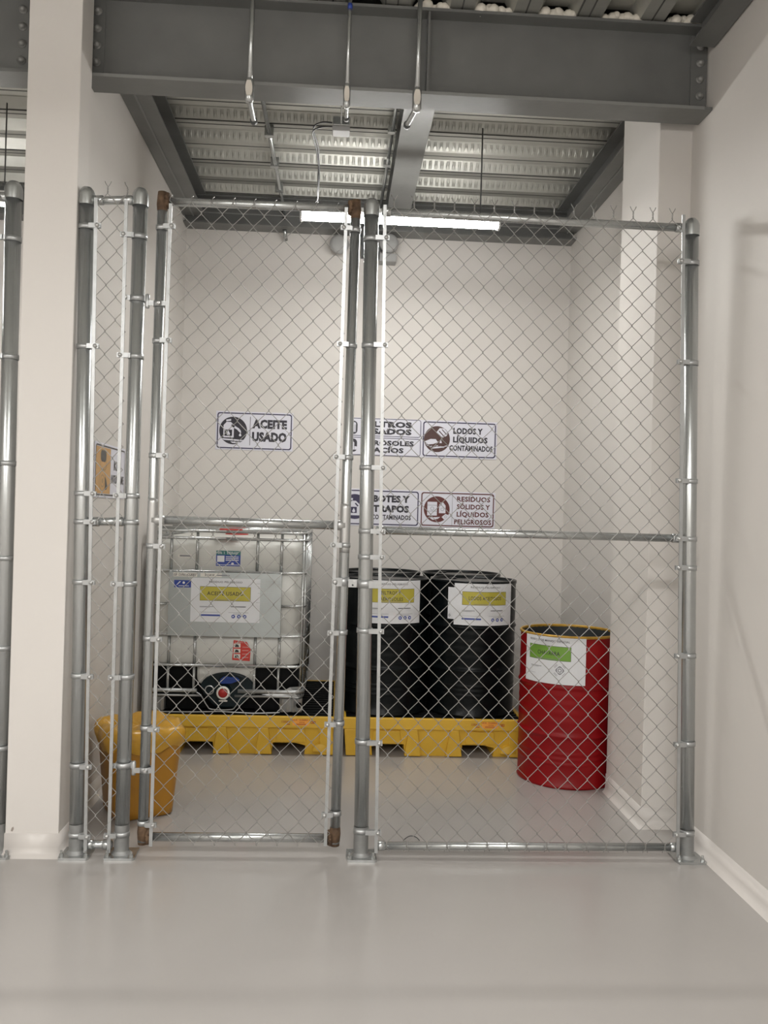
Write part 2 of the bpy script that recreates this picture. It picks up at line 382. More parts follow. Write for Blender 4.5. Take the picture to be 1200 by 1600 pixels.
t = thing('ceiling_conduit', 'steel conduit under the deck, bending down the back wall left of the lamp', 'conduit', (-.5, 5, 3.9))
L = lambda *ps: [tuple(Vector(p)-Vector((-.5, 5, 3.9))) for p in ps]
G().tube(L((-.50, 4.2, 3.90), (-.492, 5.45, 3.90)), .013, 10).obj('pipe', 'galv', t)
G().tube(L((-.492, 5.43, 3.90), (-.485, 6.55, 3.90), (-.478, 6.66, 3.87), (-.47, 6.70, 3.80)), .0135, 10).obj('pipe', 'galv', t)
G().tube(L((-.47, 6.70, 3.72), (-.462, 6.765, 3.66)), .016, 10).obj('pipe_end', 'galv', t)
for y in (4.75, 5.42, 5.9, 6.35): G().box((-.02, y-5-.018, -.018), (.035, y-5+.018, .045)).obj('clamp', 'galv', t)
t = thing('ceiling_conduit', 'thin steel conduit beside the middle joist', 'conduit', (.27, 5, 3.88))
G().tube([(0, -.8, 0), (-.003, .68, 0)], .010, 10).obj('pipe', 'galv', t)
G().tube([(-.003, .64, 0), (-.01, 1.55, 0)], .0115, 10).obj('pipe', 'galv', t)
for y in (-.1, .25, .75): G().box((-.03, y-.02, -.012), (.014, y+.02, .02)).obj('clamp', 'galv', t)
t = thing('junction_box', 'small grey junction box hanging under the deck by a thin rod', 'box', (-.038, 4.5, 3.52))
G().box((-.045, -.04, .0), (.045, .04, .028)).obj('box_lid', 'boxgrey', t, bevel=.004)
G().box((-.043, -.038, .028), (.043, .038, .075)).obj('box_body', 'galv', t, bevel=.004)
G().tube([(0, -.045, .03), (0, -.045, .44)], .0045, 8).obj('hanger_rod', 'galv', t)
G().lathe([(0, -.003), (.012, -.003), (.014, 0)], (.022, -.04, .052), 12, None, 'y').obj('knockout', 'darkgrey', t)
def smooth_path(pts, n=6):
    P_ = [Vector(p) for p in pts]; out = []
    for i in range(len(P_)-1):
        a, b, c_, d = P_[max(i-1, 0)], P_[i], P_[i+1], P_[min(i+2, len(P_)-1)]
        for k in range(n):
            s = k/n; out.append(.5*((2*b)+(-a+c_)*s+(2*a-5*b+4*c_-d)*s*s+(-a+3*b-3*c_+d)*s**3))
    return out+[P_[-1]]
for i, (dx, zo, lb) in enumerate(((0, .055, 'upper black cable looping from the junction box down to the lamp'), (.012, .035, 'lower black cable sagging from the junction box down to the lamp'))):
    pts = [(-.085, 4.5, 3.52+zo), (-.14, 4.52, 3.52+zo+(.004 if i else .008)), (-.185-dx*.3, 4.6, 3.585-.02*i), (-.165-dx, 4.8, 3.57), (-.163-dx*.2, 4.95, 3.545), (-.163-dx*.4, 5.05, 3.50), (-.168-dx*.3, 5.15, 3.46), (-.172-dx*.3, 5.24, 3.44), (-.18-dx*3, 5.295, 3.405)]
    g = G().tube(smooth_path(pts), .0042, 6); o = g.obj('lamp_cable', 'cable'); tag(o, lb, 'cable', 'lamp cables')
def led_lamp(x0, x1, label, m, rods, y=5.3):
    xc = (x0+x1)/2; t = thing('led_batten', label, 'lamp', (xc, y, 3.34))
    h = (x1-x0)/2
    G().box((-h-.01, -.03, .042), (h+.01, .03, .075)).obj('lamp_housing', 'lamp_body', t, bevel=.004)
    g = G(); prof = []
    n = 12; vs = []; ends = (-h, h)
    cs = [(-.030, .042), (-.030, .004), (-.024, -.004), (.024, -.004), (.030, .004), (.030, .042)]
    vs = [(s*h, y_, z_) for s in (-1, 1) for y_, z_ in cs]; nn = len(cs)
    g.add(vs, [(i, i+1, i+1+nn, i+nn) for i in (0, 1, 3, 4)], m+'_s').add(vs, [(2, 3, 3+nn, 2+nn)], m).obj('diffuser', None, t)
    for s in (-1, 1): G().box((s*h, -.032, -.01), (s*(h+.012), .032, .06)).obj('end_cap', 'lamp_body', t)
    for rx in rods: G().tube([(rx-xc, 0, .07), (rx-xc, 0, .61)], .0045, 8).obj('hanger_rod', 'darkgrey', t)
    return t
led_lamp(-.267, .94, 'lit white lamp bar hanging inside the caged bay', 'led', (.829,))
led_lamp(-3.25, -2.035, 'lit lamp end glowing in the side bay at the left edge', 'led2', (-2.05,))
for i, (x, y) in enumerate(HALL):              # the hall's own lamps, behind the camera
    led_lamp(x-.6, x+.6, 'hall lamp bar behind the viewer, %s' % ['front of the left row', 'front of the right row', 'middle of the left row', 'middle of the right row', 'rear of the left row', 'rear of the right row'][i], 'led3', (x-.5, x+.5), y)
# emergency light on the back wall
t = thing('emergency_light', 'grey twin-head emergency light high on the back wall behind the lamp', 'lamp', (.17, 6.80, 3.45))
G().box((-.045, -.09, .10), (.105, 0, .36)).obj('battery_box', 'darkgrey', t, bevel=.006)
for s, x, z in ((-1, -.215, .175), (1, .17, .20)):
    h = G().lathe([(0, -.13), (.05, -.13), (.072, -.12), (.076, -.10), (.055, -.04), (.03, -.02)], (x, 0, z), 20, 'boxgrey', 'y').obj('lamp_head', None, t)
    G().tube([(x, -.05, z), (0.03, -.05, .22)], .012, 8).obj('bracket', 'boxgrey', t)
G().box((.10, -.12, .055), (.23, -.01, .12)).obj('lamp_base', 'boxgrey', t, bevel=.006)

# ------------------------------------------------------------------ fence
YF, YM = 3.90, 3.868
def lerp(a, b, t): return a+(b-a)*t
def post(xt, xb, r, H, label, bands=(), plate=True, cap=True, shade='galv', group=None, cat='post'):
    t = thing('fence_post', label, cat, (xb, YF, 0), 0, group)
    dx = xt-xb; X = lambda z: dx*z/H
    G().tube([(0, 0, .008), (dx*.5, 0, H*.5), (dx, 0, H-.03)], r, 20).obj('tube', shade, t)
    if cap:
        c = G().lathe([(r+.004, -.05), (r+.004, -.002), (r+.002, .006), (r*.9, .018), (r*.6, .029), (0, .034)], (dx, 0, H-.035), 20).obj('cap', 'galv', t)
    if plate:
        g = G(); q = [(-.068, -.02), (-.06, -.066), (.06, -.068), (.07, -.058), (.066, .06), (-.064, .062)]
        vs = [(x, y, z) for z in (0, .011) for x, y in q]; n = len(q)
        g.add(vs, [tuple(range(n)), tuple(range(n, 2*n))]+[(i, (i+1) % n, (i+1) % n+n, i+n) for i in range(n)]).obj('base_plate', 'galv', t)
        G().lathe([(r+.014, .010), (r+.007, .016), (r+.001, .024)], (0, 0, 0), 20).obj('weld_bead', 'zinc', t)
        G().tube([(dx*.01, 0, .012), (dx*.05, 0, .14)], r+.0006, 20, caps=False).obj('zinc_paint', 'zinc', t)
        for bx, by in ((-.052, -.045), (.054, -.048)):
            G().lathe([(.009, .010), (.009, .022), (.005, .024), (.005, .036), (0, .037)], (bx, by, 0), 6, smooth=False).obj('anchor_bolt', 'galv', t)
    for z, tx in bands: band(t, X(z), z, r, tx-xb)
    return t
def band(t, x, z, r, tx, yo=0.0):
    """strap round a post with a tail that clamps the tension bar at local x = tx, and its bolt"""
    s = 1 if tx > x else -1; h = .0105
    g = G()
    g.lathe([(r+.001, -h), (r+.0035, -h), (r+.0035, h), (r+.001, h)], (x, 0, z), 20)
    ym = YM-YF
    e = tx+s*.022
    g.box((x+s*r*.55, -r-.004, z-h), (x+s*(r+.006), -r*.55, z+h)) if False else None
    a, b = x+s*(r+.001), e
    # tail: runs from the tube's side to the bar, front and back leaf
    for y0, y1 in ((ym-.006, ym-.003), (ym+.007, ym+.010)):
        g.add([(x+s*r*.80, y0 if y0 < -r*.6 else y0, z-h), (b, y0, z-h), (b, y1, z-h), (x+s*r*.80, y1, z-h),
               (x+s*r*.80, y0, z+h), (b, y0, z+h), (b, y1, z+h), (x+s*r*.80, y1, z+h)],
              [(0,3,2,1),(4,5,6,7),(0,1,5,4),(1,2,6,5),(2,3,7,6),(3,0,4,7)])
    g.box((x+s*r*.55, -r-.0035, z-h), (x+s*(r*.95), ym-.001, z+h))
    b_ = g.obj('brace_band', 'galv_l', t)
    k = G().lathe([(0, -.011), (.006, -.010), (.009, -.006), (.0095, 0), (.0095, .002)], (tx+s*.008, ym-.006, z), 10, None, 'y')
    k.obj('bolt', 'weld', b_)
def rail(parent, name, p0, p1, r, cups=True, z0=0, mat='galv'):
    G().tube([p0, p1], r, 16).obj(name, mat, parent)
    if cups:
        d = (Vector(p1)-Vector(p0)).normalized()
        for p, s in ((Vector(p0), 1), (Vector(p1), -1)):
            G().tube([p-d*s*.012, p-d*s*.006, p+d*s*.03, p+d*s*.032], [r*.5, r*1.18, r*1.18, r*1.02], 16).obj('rail_end', 'galv', parent)
def wire_mesh(W, H, nseg, lean, z0, mirror, top='twist', bottom='twist', d=.0034, r=.0017):
    """one zigzag strand of chain link between node columns, as a flattened spiral"""
    a = W/4+d*.55; pts = []
    s = -1 if mirror else 1
    def pt(x, y, z): pts.append((x+lean*z, y, z))
    for k in range(nseg+1):
        z = z0+k*H/2; side = s*(1 if k % 2 == 0 else -1)
        # strand arrives on one leaf and leaves on the other
        yin = d*.5*(1 if k % 2 else -1); yout = -yin
        jz = .0035
        pt(side*(a-.004), yin, z-jz*1.3); pt(side*a, yin*.4, z-jz*.3); pt(side*a, yout*.4, z+jz*.3); pt(side*(a-.004), yout, z+jz*1.3)
    side = s*(1 if nseg % 2 == 0 else -1)
    zt = z0+nseg*H/2
    cut = pts
    if top == 'twist':
        c = side*W/4; cut = pts[:-2]
        for i in range(7):
            an = i*PI*.75; cut.append((c+math.cos(an)*.003*side*-1+lean*zt, math.sin(an)*.003, zt+.003+i*.004))
        cut.append((c-side*.010+lean*zt, .002, zt+.042)); cut.append((c-side*.014+lean*zt, .003, zt+.052))
    elif top == 'hook':
        c = side*W/4; cut = pts[:-2]
        cut += [(c+lean*zt, -.001, zt+.008), (c+.003+lean*zt, .004, zt+.022), (c+.007+lean*zt, .016, zt+.030)]
    if bottom == 'twist':
        side0 = s; c = side0*W/4
        pre = [(c-side0*.012, .002, z0-.034), (c-side0*.008, .002, z0-.026)]
        for i in range(5)[::-1]:
            an = i*PI*.75; pre.append((c-math.cos(an)*.003*side0, math.sin(an)*.003, z0-.003-i*.004))
        pre = [(x+lean*z0, y, z) for x, y, z in pre]
        cut = pre+cut[2:]
    g = G().tube(cut, r, 5, smooth=True); return g
def strands(parent, x_first, n, W, H, lean, z_node, nseg, first_mirror, top, bottom):
    """n strands, one object each, sharing two meshes; x_first = centre of the first strand at z 0"""
    base = []
    for mir in (False, True):
        zz = z_node
        base.append(wire_mesh(W, H, nseg, lean, zz, mir, top, bottom).obj('mesh_wire', 'wire', parent))
    for o in base: o.location = (0, YM-YF, 0)
    used = [False, False]
    for i in range(n):
        k = (i+first_mirror) % 2
        if not used[k]: o = base[k]; used[k] = True
        else: o = base[k].copy(); COL.objects.link(o); o.parent = parent
        o.location = (x_first+i*W/2, YM-YF, 0)
def tension_bar(parent, xt, xb, zt, zb):
    g = G(); h = .0072
    g.add([(xb-h, -.003, zb), (xb+h, -.003, zb), (xb+h, .003, zb), (xb-h, .003, zb), (xt-h, -.003, zt), (xt+h, -.003, zt), (xt+h, .003, zt), (xt-h, .003, zt)],
          [(0,3,2,1),(4,5,6,7),(0,1,5,4),(1,2,6,5),(2,3,7,6),(3,0,4,7)])
    o = g.obj('tension_bar', 'galv_l', parent); o.location = (0, YM-YF, 0)

# posts (x at top, x at bottom)
post(-1.468, -1.452, .0345, 2.975, 'steel post of the side bay, cut by the left edge of the photo', [(2.714, -1.52), (2.194, -1.52), (1.725, -1.52), (1.307, -1.52), (.911, -1.52), (.471, -1.52)])
post(-1.150, -1.112, .0315, 2.965, 'galvanised fence post beside the white column, left of the narrow strip', [(z, lerp(-1.064, -1.101, z/2.9)) for z in (2.783, 2.252, 1.602, 1.477, 1.21, .796, .399, .092)])
p2 = post(-.915, -.915, .0315, 2.972, 'galvanised post the gate hangs on, right of the narrow strip', [(z, lerp(-.963, -.969, z/2.9)) for z in (2.75, 2.217, 1.597, 1.207, .794, .097)])
p3 = post(.115, .150, .0325, 2.975, 'thick central post between the gate and the wide panel', [(z, lerp(.217, .174, z/2.9)) for z in (2.787, 2.307, 1.756, 1.47, 1.354, 1.022, .522, .121)])
post(1.592, 1.652, .0315, 2.955, 'galvanised end post against the right wall', [(z, lerp(1.597, 1.54, z/2.9)) for z in (2.743, 2.283, 1.74, 1.475, 1.342, .939, .535, .125)])
# loose plain band on the hinge post and central post
for p, z in ((p2, 1.48),):
    G().lathe([(.0325, -.011), (.035, -.011), (.035, .011), (.0325, .011)], (0, 0, z), 20).obj('brace_band', 'galv_l', p)

# narrow panel
t = thing('chain_link_fence', 'narrow chain link strip between the two left posts', 'fence', (-1.03, YF, 0))
L = lambda x: x+1.03
rail(t, 'top_rail', (L(-1.108), 0, 2.905), (L(-.958), 0, 2.912), .018)
rail(t, 'middle_rail', (L(-1.085), 0, 1.478), (L(-.957), 0, 1.482), .018)
rail(t, 'bottom_rail', (L(-1.072), 0, .046), (L(-.965), 0, .046), .018)
tension_bar(t, L(-1.101), L(-1.064), 2.905, .022); tension_bar(t, L(-.969), L(-.963), 2.90, .022)
strands(t, L(-1.066+.0215), 3, .086, .1016, -.0095, 2.116-20*.1016, 56, 0, 'twist', 'none')
# side bay panel at the left edge
t = thing('chain_link_fence', 'chain link of the side bay, only its edge showing at the far left', 'fence', (-1.9, YF, 0))
tension_bar(t, .375, .405, 2.9, .03)
rail(t, 'top_rail', (-.5, 0, 2.90), (.40, 0, 2.90), .018); rail(t, 'middle_rail', (-.5, 0, 1.48), (.42, 0, 1.48), .018); rail(t, 'bottom_rail', (-.5, 0, .046), (.43, 0, .046), .018)
strands(t, -.5, 20, .0922, .1016, -.011, .06, 56, 0, 'twist', 'none')
# wide panel
t = thing('chain_link_fence', 'wide chain link panel between the central post and the right end post', 'fence', (.88, YF, 0))
L = lambda x: x-.88
rail(t, 'top_rail', (L(.172), 0, 2.915), (L(1.548), 0, 2.906), .018)
rail(t, 'middle_rail', (L(.186), 0, 1.475), (L(1.572), 0, 1.476), .018)
rail(t, 'bottom_rail', (L(.224), 0, .050), (L(1.602), 0, .055), .018)
tension_bar(t, L(.174), L(.217), 2.935, .03); tension_bar(t, L(1.54), L(1.597), 2.955, .022)
lean = -.017
x0 = 1.354-lean*2.783                          # node column at z = 0
m0 = 26
strands(t, L(x0-m0*.0455+.0455/2), 30, .091, .0985, lean, 2.783-27.5*.0985, 58, m0 % 2, 'twist', 'twist')
# gate
t = thing('gate', 'chain link gate with rusty welded corners, closed by a latch strap', 'gate', (-.40, YF, .05))
L = lambda x: x+.40
def gz(z): return z-.05
rail(t, 'stile', (L(-.8235), 0, gz(.062)), (L(-.818), 0, gz(2.93)), .0225, False)
rail(t, 'stile', (L(.031), 0, gz(.062)), (L(.044), 0, gz(2.94)), .0225, False)
rail(t, 'top_rail', (L(-.80), 0, gz(2.915)), (L(.03), 0, gz(2.922)), .019, False)
rail(t, 'middle_rail', (L(-.80), 0, gz(1.494)), (L(.02), 0, gz(1.492)), .0195, False)
rail(t, 'bottom_rail', (L(-.80), 0, gz(.083)), (L(.02), 0, gz(.083)), .0195, False)
for x, z, s in ((-.818, 2.92, 1), (.044, 2.925, -1), (-.823, .085, 1), (.031, .085, -1)):   # rusty corner welds
    rr = random.Random(int(x*1000)+int(z*10)); bm = bmesh.new()
    for i in range(22):
        a = i/22*2*PI
        bmesh.ops.create_icosphere(bm, subdivisions=1, radius=.009+rr.random()*.004, matrix=Matrix.Translation((L(x)+s*.024+rr.uniform(-.003, .003), math.cos(a)*.021, gz(z)+math.sin(a)*.021*1.25)))
    me = bpy.data.meshes.new('weld_bead'); bm.to_mesh(me); bm.free(); me.materials.append(M['rust'])
    for p in me.polygons: p.use_smooth = True
    o = bpy.data.objects.new('weld_bead', me); COL.objects.link(o); o.parent = t
    up = z > 1
    G().tube([(L(x), 0, gz(z)+(.035 if up else -.035)), (L(x), 0, gz(z)+(-.02 if up else .02)), (L(x), 0, gz(z)-(.05 if up else -.05))], [.021, .0255, .0228], 16).obj('rusted_corner', 'rust', t)
for x in (-.821, .037):
    G().tube([(L(x), 0, gz(1.37)), (L(x), 0, gz(1.39)), (L(x), 0, gz(1.57)), (L(x), 0, gz(1.59))], [.0226, .0236, .0236, .0226], 16).obj('painted_joint', 'weld', t)['label'] = 'silver painted weld zone'
    G().tube([(L(x), 0, gz(1.493)), (L(x)+(.055 if x < 0 else -.055), 0, gz(1.493))], [.026, .0205], 16).obj('painted_joint', 'weld', t)
tension_bar(t, L(-.7755), L(-.781), gz(2.895), gz(.052)); tension_bar(t, L(.001), L(-.011), gz(2.915), gz(.06))
for z in (2.795, 2.29, 1.78, 1.378, .967, .568, .146): band(t, L(lerp(-.8235, -.818, z/2.9)), gz(z), .0225, L(lerp(-.781, -.7755, z/2.9)))
for z in (2.824, 2.304, 1.799, 1.404, 1.011, .602, .198): band(t, L(lerp(.031, .044, z/2.9)), gz(z), .0225, L(lerp(-.011, .001, z/2.9)))
x0 = -.133+.0
m0 = 14
strands(t, L(x0-m0*.0461+.02305), 17, .0922, .1016, 0.0, gz(1.995-19*.1016), 56, (m0+1) % 2, 'hook', 'none')
for z in (2.467, .394):                        # hinges
    h = bpy.data.objects.new('hinge', None); COL.objects.link(h); h.parent = t; h.location = (-.87+.40, 0, z-.05)
    G().lathe([(.0325, -.012), (.0362, -.012), (.0362, .012), (.0325, .012)], (-.045, 0, .008), 20).obj('post_strap', 'galv_l', h)
    G().box((-.014, -.014, -.004), (.006, .0, .022)).obj('pivot_plate', 'galv_l', h)
    G().lathe([(.0, -.03), (.009, -.03), (.010, -.022), (.010, .026), (.006, .032), (0, .033)], (.001, -.012, -.004), 12).obj('pin', 'galv_l', h)
    G().lathe([(.0232, -.012), (.0262, -.012), (.0262, .012), (.0232, .012)], (.0505, 0, -.012), 20).obj('gate_strap', 'galv_l', h)
    G().box((.0, -.020, -.023), (.03, -.016, -.001)).obj('strap_tail', 'galv_l', h)
    k = G().lathe([(0, -.012), (.007, -.011), (.011, -.005), (.011, 0)], (.055, -.026, -.012), 6, None, 'y', False).obj('bolt', 'weld', h)
    G().box((.066, -.024, -.022), (.095, -.020, -.002)).obj('strap_tail', 'galv_l', h)
    G().lathe([(0, -.012), (.007, -.011), (.009, -.005), (.009, 0)], (-.093, -.022, .008), 8, None, 'y', False).obj('bolt', 'weld', h)
    G().box((-.104, -.022, -.003), (-.07, -.018, .019)).obj('strap_tail', 'galv_l', h)
# latch strap between gate and central post
h = bpy.data.objects.new('latch', None); COL.objects.link(h); h.parent = t; h.location = (.09+.40, 0, 1.235-.05); h['label'] = 'wide steel latch strap'
G().lathe([(.0235, -.019), (.0268, -.019), (.0268, .019), (.0235, .019)], (-.054, 0, .004), 20).obj('gate_strap', 'galv_l', h)
G().box((-.105, -.028, -.015), (-.06, -.024, .023)).obj('strap_tail', 'galv_l', h)
G().lathe([(0, -.014), (.007, -.013), (.012, -.006), (.012, 0)], (-.092, -.028, .004), 6, None, 'y', False).obj('bolt', 'weld', h)
g = G().box((-.032, -.030, -.018), (.006, -.026, .018)); g.obj('strap_plate', 'galv_l', h)
G().lathe([(0, -.001), (.0045, -.001), (.0045, 0)], (-.012, -.030, -.008), 10, None, 'y').obj('bolt_hole', 'darkgrey', h)
G().lathe([(.0335, -.018), (.038, -.018), (.038, .018), (.0335, .018)], (.045, 0, -.003), 20).obj('post_strap', 'galv_l', h)
G().box((.06, -.036, -.020), (.115, -.031, .012)).obj('strap_tail', 'galv_l', h)

# ------------------------------------------------------------------ wall signs
def sign(cx, cz, w_, h_, label, build, y=YB, tilt=0, name='wall_sign'):
    t = thing(name, label, 'sign', (cx, y, cz)); t.rotation_euler = (0, tilt, 0)
    pr = Print(lambda u, v, l: (u, -.0045-l, v))
    G().box((-w_/2, -.0042, -h_/2), (w_/2, -.0005, h_/2)).obj('sign_board', 'white', t, bevel=.001)
    build(t, pr, w_, h_); return t
def border(t, pr, w_, h_, m, v0=None, v1=None, th=.009, ins=.010, r=.02):
    v0 = -h_/2 if v0 is None else v0; v1 = h_/2 if v1 is None else v1
    g = G(); pr.ring(g, pr.rrect(-w_/2+ins, v0+ins, w_/2-ins, v1-ins, r), pr.rrect(-w_/2+ins+th, v0+ins+th, w_/2-ins-th, v1-ins-th, r*.72), .0004, m)
    g.obj('border', None, t)
def jug(pr, g, u, v, s, m1, m2, l):
    pr.poly(g, [(u-.30*s, v-.42*s), (u+.30*s, v-.42*s), (u+.30*s, v+.14*s), (u+.08*s, v+.34*s), (u-.12*s, v+.34*s), (u-.30*s, v+.16*s)], l, m1)
    pr.poly(g, [(u-.27*s, v+.37*s), (u-.08*s, v+.37*s), (u-.08*s, v+.48*s), (u-.27*s, v+.48*s)], l, m1)
    pr.poly(g, [(u+.02*s, v+.20*s), (u+.08*s, v+.24*s), (u+.23*s, v+.08*s), (u+.17*s, v+.04*s)], l+.0002, m2)
    pr.poly(g, [(u-.19*s, v-.30*s), (u+.14*s, v-.30*s), (u+.14*s, v+.02*s), (u-.19*s, v+.02*s)], l+.0002, m2)
    drop(pr, g, u-.02*s, v-.17*s, .09*s, m1, l+.0004)
def drop(pr, g, u, v, s, m, l):
    pr.poly(g, [(u, v+1.5*s), (u-.55*s, v+.45*s), (u-.9*s, v-.2*s), (u-.7*s, v-.8*s), (u, v-1.1*s), (u+.7*s, v-.8*s), (u+.9*s, v-.2*s), (u+.55*s, v+.45*s)], l, m)
def b_aceite(t, pr, w_, h_):
    border(t, pr, w_, h_, 'navy'); g = G(); u = -.165
    pr.disc(g, u, 0, .108, .0004, 'black', 36)
    pr.poly(g, [(u-.075, -.055), (u+.005, -.055), (u+.005, .012), (u+.012, .04), (u-.02, .066), (u-.052, .066), (u-.075, .04)], .0008, 'white')
    pr.poly(g, [(u-.055, .070), (u-.018, .076), (u-.018, .090), (u-.055, .084)], .0008, 'white')
    pr.poly(g, [(u-.01, .05), (u+.045, .018), (u+.060, .0), (u+.062, -.02), (u+.045, -.008), (u+.03, .008), (u-.016, .034)], .0008, 'white')
    pr.poly(g, [(u-.066, -.043), (u-.008, -.043), (u-.008, .006), (u-.066, .006)], .001, 'black')
    drop(pr, g, u-.037, -.022, .015, 'white', .0012)
    drop(pr, g, u+.055, -.032, .011, 'white', .0008)
    pr.poly(g, [(u-.09, -.062), (u+.085, -.072), (u+.06, -.082), (u-.07, -.075)], .0008, 'white')
    pr.poly(g, [(u-.02, -.086), (u+.07, -.090), (u+.05, -.099), (u-.005, -.097)], .0008, 'white')
    g.obj('pictogram', None, t)
    g = G(); pr.grid(g, -.036, -.112, -.032, .112, .0004, 'black'); g.obj('divider', None, t)
    g = G(); pr.text(g, 'ACEITE', -.018, .022, .270, .070, .0004, 'black', .06); pr.text(g, 'USADO', -.018, -.080, .270, .074, .0004, 'black', .06); g.obj('lettering', None, t)
sign(-.665, 2.166, .60, .30, 'white sign reading ACEITE USADO with an oil can symbol', b_aceite)
def b_filtros(t, pr, w_, h_):
    border(t, pr, w_, h_, 'navy', -.001, h_/2+.004, .005, .006, .022); border(t, pr, w_, h_, 'navy', -h_/2-.004, .001, .005, .006, .022)
    g = G(); u = -.238
    g_pts = pr.rrect(u-.042, .018, u+.030, .122, .03); pr.poly(g, g_pts, .0004, 'black')
    pr.poly(g, [(u-.027, .034), (u+.018, .034), (u+.018, .10), (u-.027, .10)], .0008, 'white')
    for i in range(5): pr.grid(g, u-.022+i*.009, .036, u-.019+i*.009, .094, .001, 'inkgrey')
    pr.disc(g, u-.005, .104, .022, .0009, 'white', 16, .008); pr.disc(g, u-.005, .105, .007, .0011, 'black', 10, .004)
    pr.poly(g, pr.rrect(u-.042, -.122, u+.030, -.018, .03), .0004, 'black')
    pr.poly(g, [(u-.018, -.105), (u+.008, -.105), (u+.008, -.05), (u+.002, -.042), (u-.012, -.042), (u-.018, -.05)], .0008, 'white')
    pr.poly(g, [(u+.010, -.105), (u+.03, -.105), (u+.03, -.08), (u+.010, -.078)], .001, 'white')
    pr.poly(g, [(u-.009, -.038), (u-.001, -.038), (u-.001, -.030), (u-.009, -.030)], .0008, 'white'); g.obj('pictogram', None, t)
    g = G(); pr.text(g, 'FILTROS', -.155, .078, .375, .046, .0004, 'black', .06); pr.text(g, 'USADOS', -.155, .022, .375, .046, .0004, 'black', .06)
    pr.text(g, 'AEROSOLES', -.175, -.066, .415, .040, .0004, 'black', .05); pr.text(g, 'VACÍOS', -.13, -.122, .29, .040, .0004, 'black', .05); g.obj('lettering', None, t)
sign(.347, 2.153, .60, .295, 'white double sign reading FILTROS USADOS over AEROSOLES VACÍOS', b_filtros)
def b_lodos(t, pr, w_, h_):
    border(t, pr, w_, h_, 'navy'); g = G(); u = -.178
    pr.disc(g, u, 0, .103, .0004, 'brown', 36)
    pr.poly(g, [(u-.005, .055), (u+.02, .088), (u+.055, .086), (u+.085, .055), (u+.078, .03), (u+.045, .012)], .0008, 'white')
    pr.poly(g, [(u+.012, .062), (u+.018, .068), (u+.062, .022), (u+.056, .017)], .001, 'brown')
    pr.poly(g, [(u+.035, .076), (u+.04, .08), (u+.078, .04), (u+.073, .035)], .001, 'brown')
    pr.poly(g, [(u-.098, -.02), (u-.05, .0), (u-.01, .0), (u+.01, -.025), (u-.03, -.04), (u-.085, -.045)], .0008, 'white')
    for i in range(7): pr.poly(g, [(u-.085+i*.024, -.052-.006*(i % 3)), (u-.06+i*.024, -.048-.006*(i % 3)), (u-.066+i*.024, -.056-.006*(i % 3))], .0008, 'white')
    pr.poly(g, [(u-.02, -.06), (u+.075, -.055), (u+.05, -.066), (u-.05, -.078)], .0008, 'white')
    pr.poly(g, [(u+.02, -.03), (u+.032, -.005), (u+.04, -.03)], .0008, 'white'); g.obj('pictogram', None, t)
    g = G(); pr.text(g, 'LODOS Y', -.05, .046, .235, .048, .0004, 'black', .048); pr.text(g, 'LÍQUIDOS', -.05, -.022, .275, .046, .0004, 'black', .048)
    pr.text(g, 'CONTAMINADOS', -.078, -.088, .345, .044, .0004, 'black', .04); g.obj('lettering', None, t)
sign(.947, 2.152, .60, .295, 'white sign reading LODOS Y LÍQUIDOS CONTAMINADOS', b_lodos)
def b_botes(t, pr, w_, h_):
    border(t, pr, w_, h_, 'navy'); g = G(); u = -.212
    pr.disc(g, u, .004, .098, .0004, 'navy', 36); jug(pr, g, u-.005, -.002, .15, 'white', 'navy', .0008); g.obj('pictogram', None, t)
    g = G(); pr.grid(g, -.088, -.11, -.085, .112, .0004, 'black'); g.obj('divider', None, t)
    g = G(); pr.text(g, 'BOTES Y', -.07, .044, .29, .055, .0004, 'black', .06); pr.text(g, 'TRAPOS', -.07, -.034, .285, .055, .0004, 'black', .06)
    pr.text(g, 'CONTAMINADOS', -.078, -.092, .31, .038, .0004, 'black', .04); g.obj('lettering', None, t)
sign(.348, 1.597, .60, .29, 'white sign reading BOTES Y TRAPOS CONTAMINADOS', b_botes)
def b_resid(t, pr, w_, h_):
    border(t, pr, w_, h_, 'maroon'); g = G(); u = -.165
    pr.disc(g, u, 0, .103, .0004, 'maroon', 36)
    pr.poly(g, [(u-.075, -.05), (u+.002, -.05), (u+.002, .058), (u-.075, .058)], .0008, 'white')
    for v in (-.018, .03): pr.grid(g, u-.078, v, u+.005, v+.003, .001, 'inkgrey')
    pr.disc(g, u-.036, .005, .015, .001, 'inkgrey', 12); pr.disc(g, u-.036, .005, .012, .0012, 'white', 12)
    pr.poly(g, [(u+.018, -.03), (u+.07, -.03), (u+.07, .03), (u+.05, .055), (u+.03, .055), (u+.018, .03)], .0008, 'white')
    pr.disc(g, u+.044, .0, .013, .001, 'inkgrey', 12); pr.disc(g, u+.044, .0, .010, .0012, 'white', 12)
    pr.poly(g, [(u+.04, -.06), (u+.07, -.035), (u+.10, -.045), (u+.098, -.07), (u+.06, -.08)], .0008, 'white')
    pr.disc(g, u+.072, -.058, .010, .001, 'inkgrey', 12); pr.disc(g, u+.072, -.058, .008, .0012, 'white', 12)
    pr.poly(g, [(u-.06, -.065), (u+.03, -.06), (u+.01, -.075), (u-.03, -.085)], .0008, 'white'); g.obj('pictogram', None, t)
    g = G(); pr.grid(g, -.044, -.122, -.041, .122, .0004, 'inkgrey'); g.obj('divider', None, t)
    g = G()
    for i, (s, uu, ww) in enumerate((('RESIDUOS', -.006, .265), ('SÓLIDOS Y', -.006, .265), ('LÍQUIDOS', -.006, .255), ('PELIGROSOS', -.024, .295))):
        pr.text(g, s, uu, .066-i*.060, ww, .039, .0004, 'maroon', .035)
    g.obj('lettering', None, t)
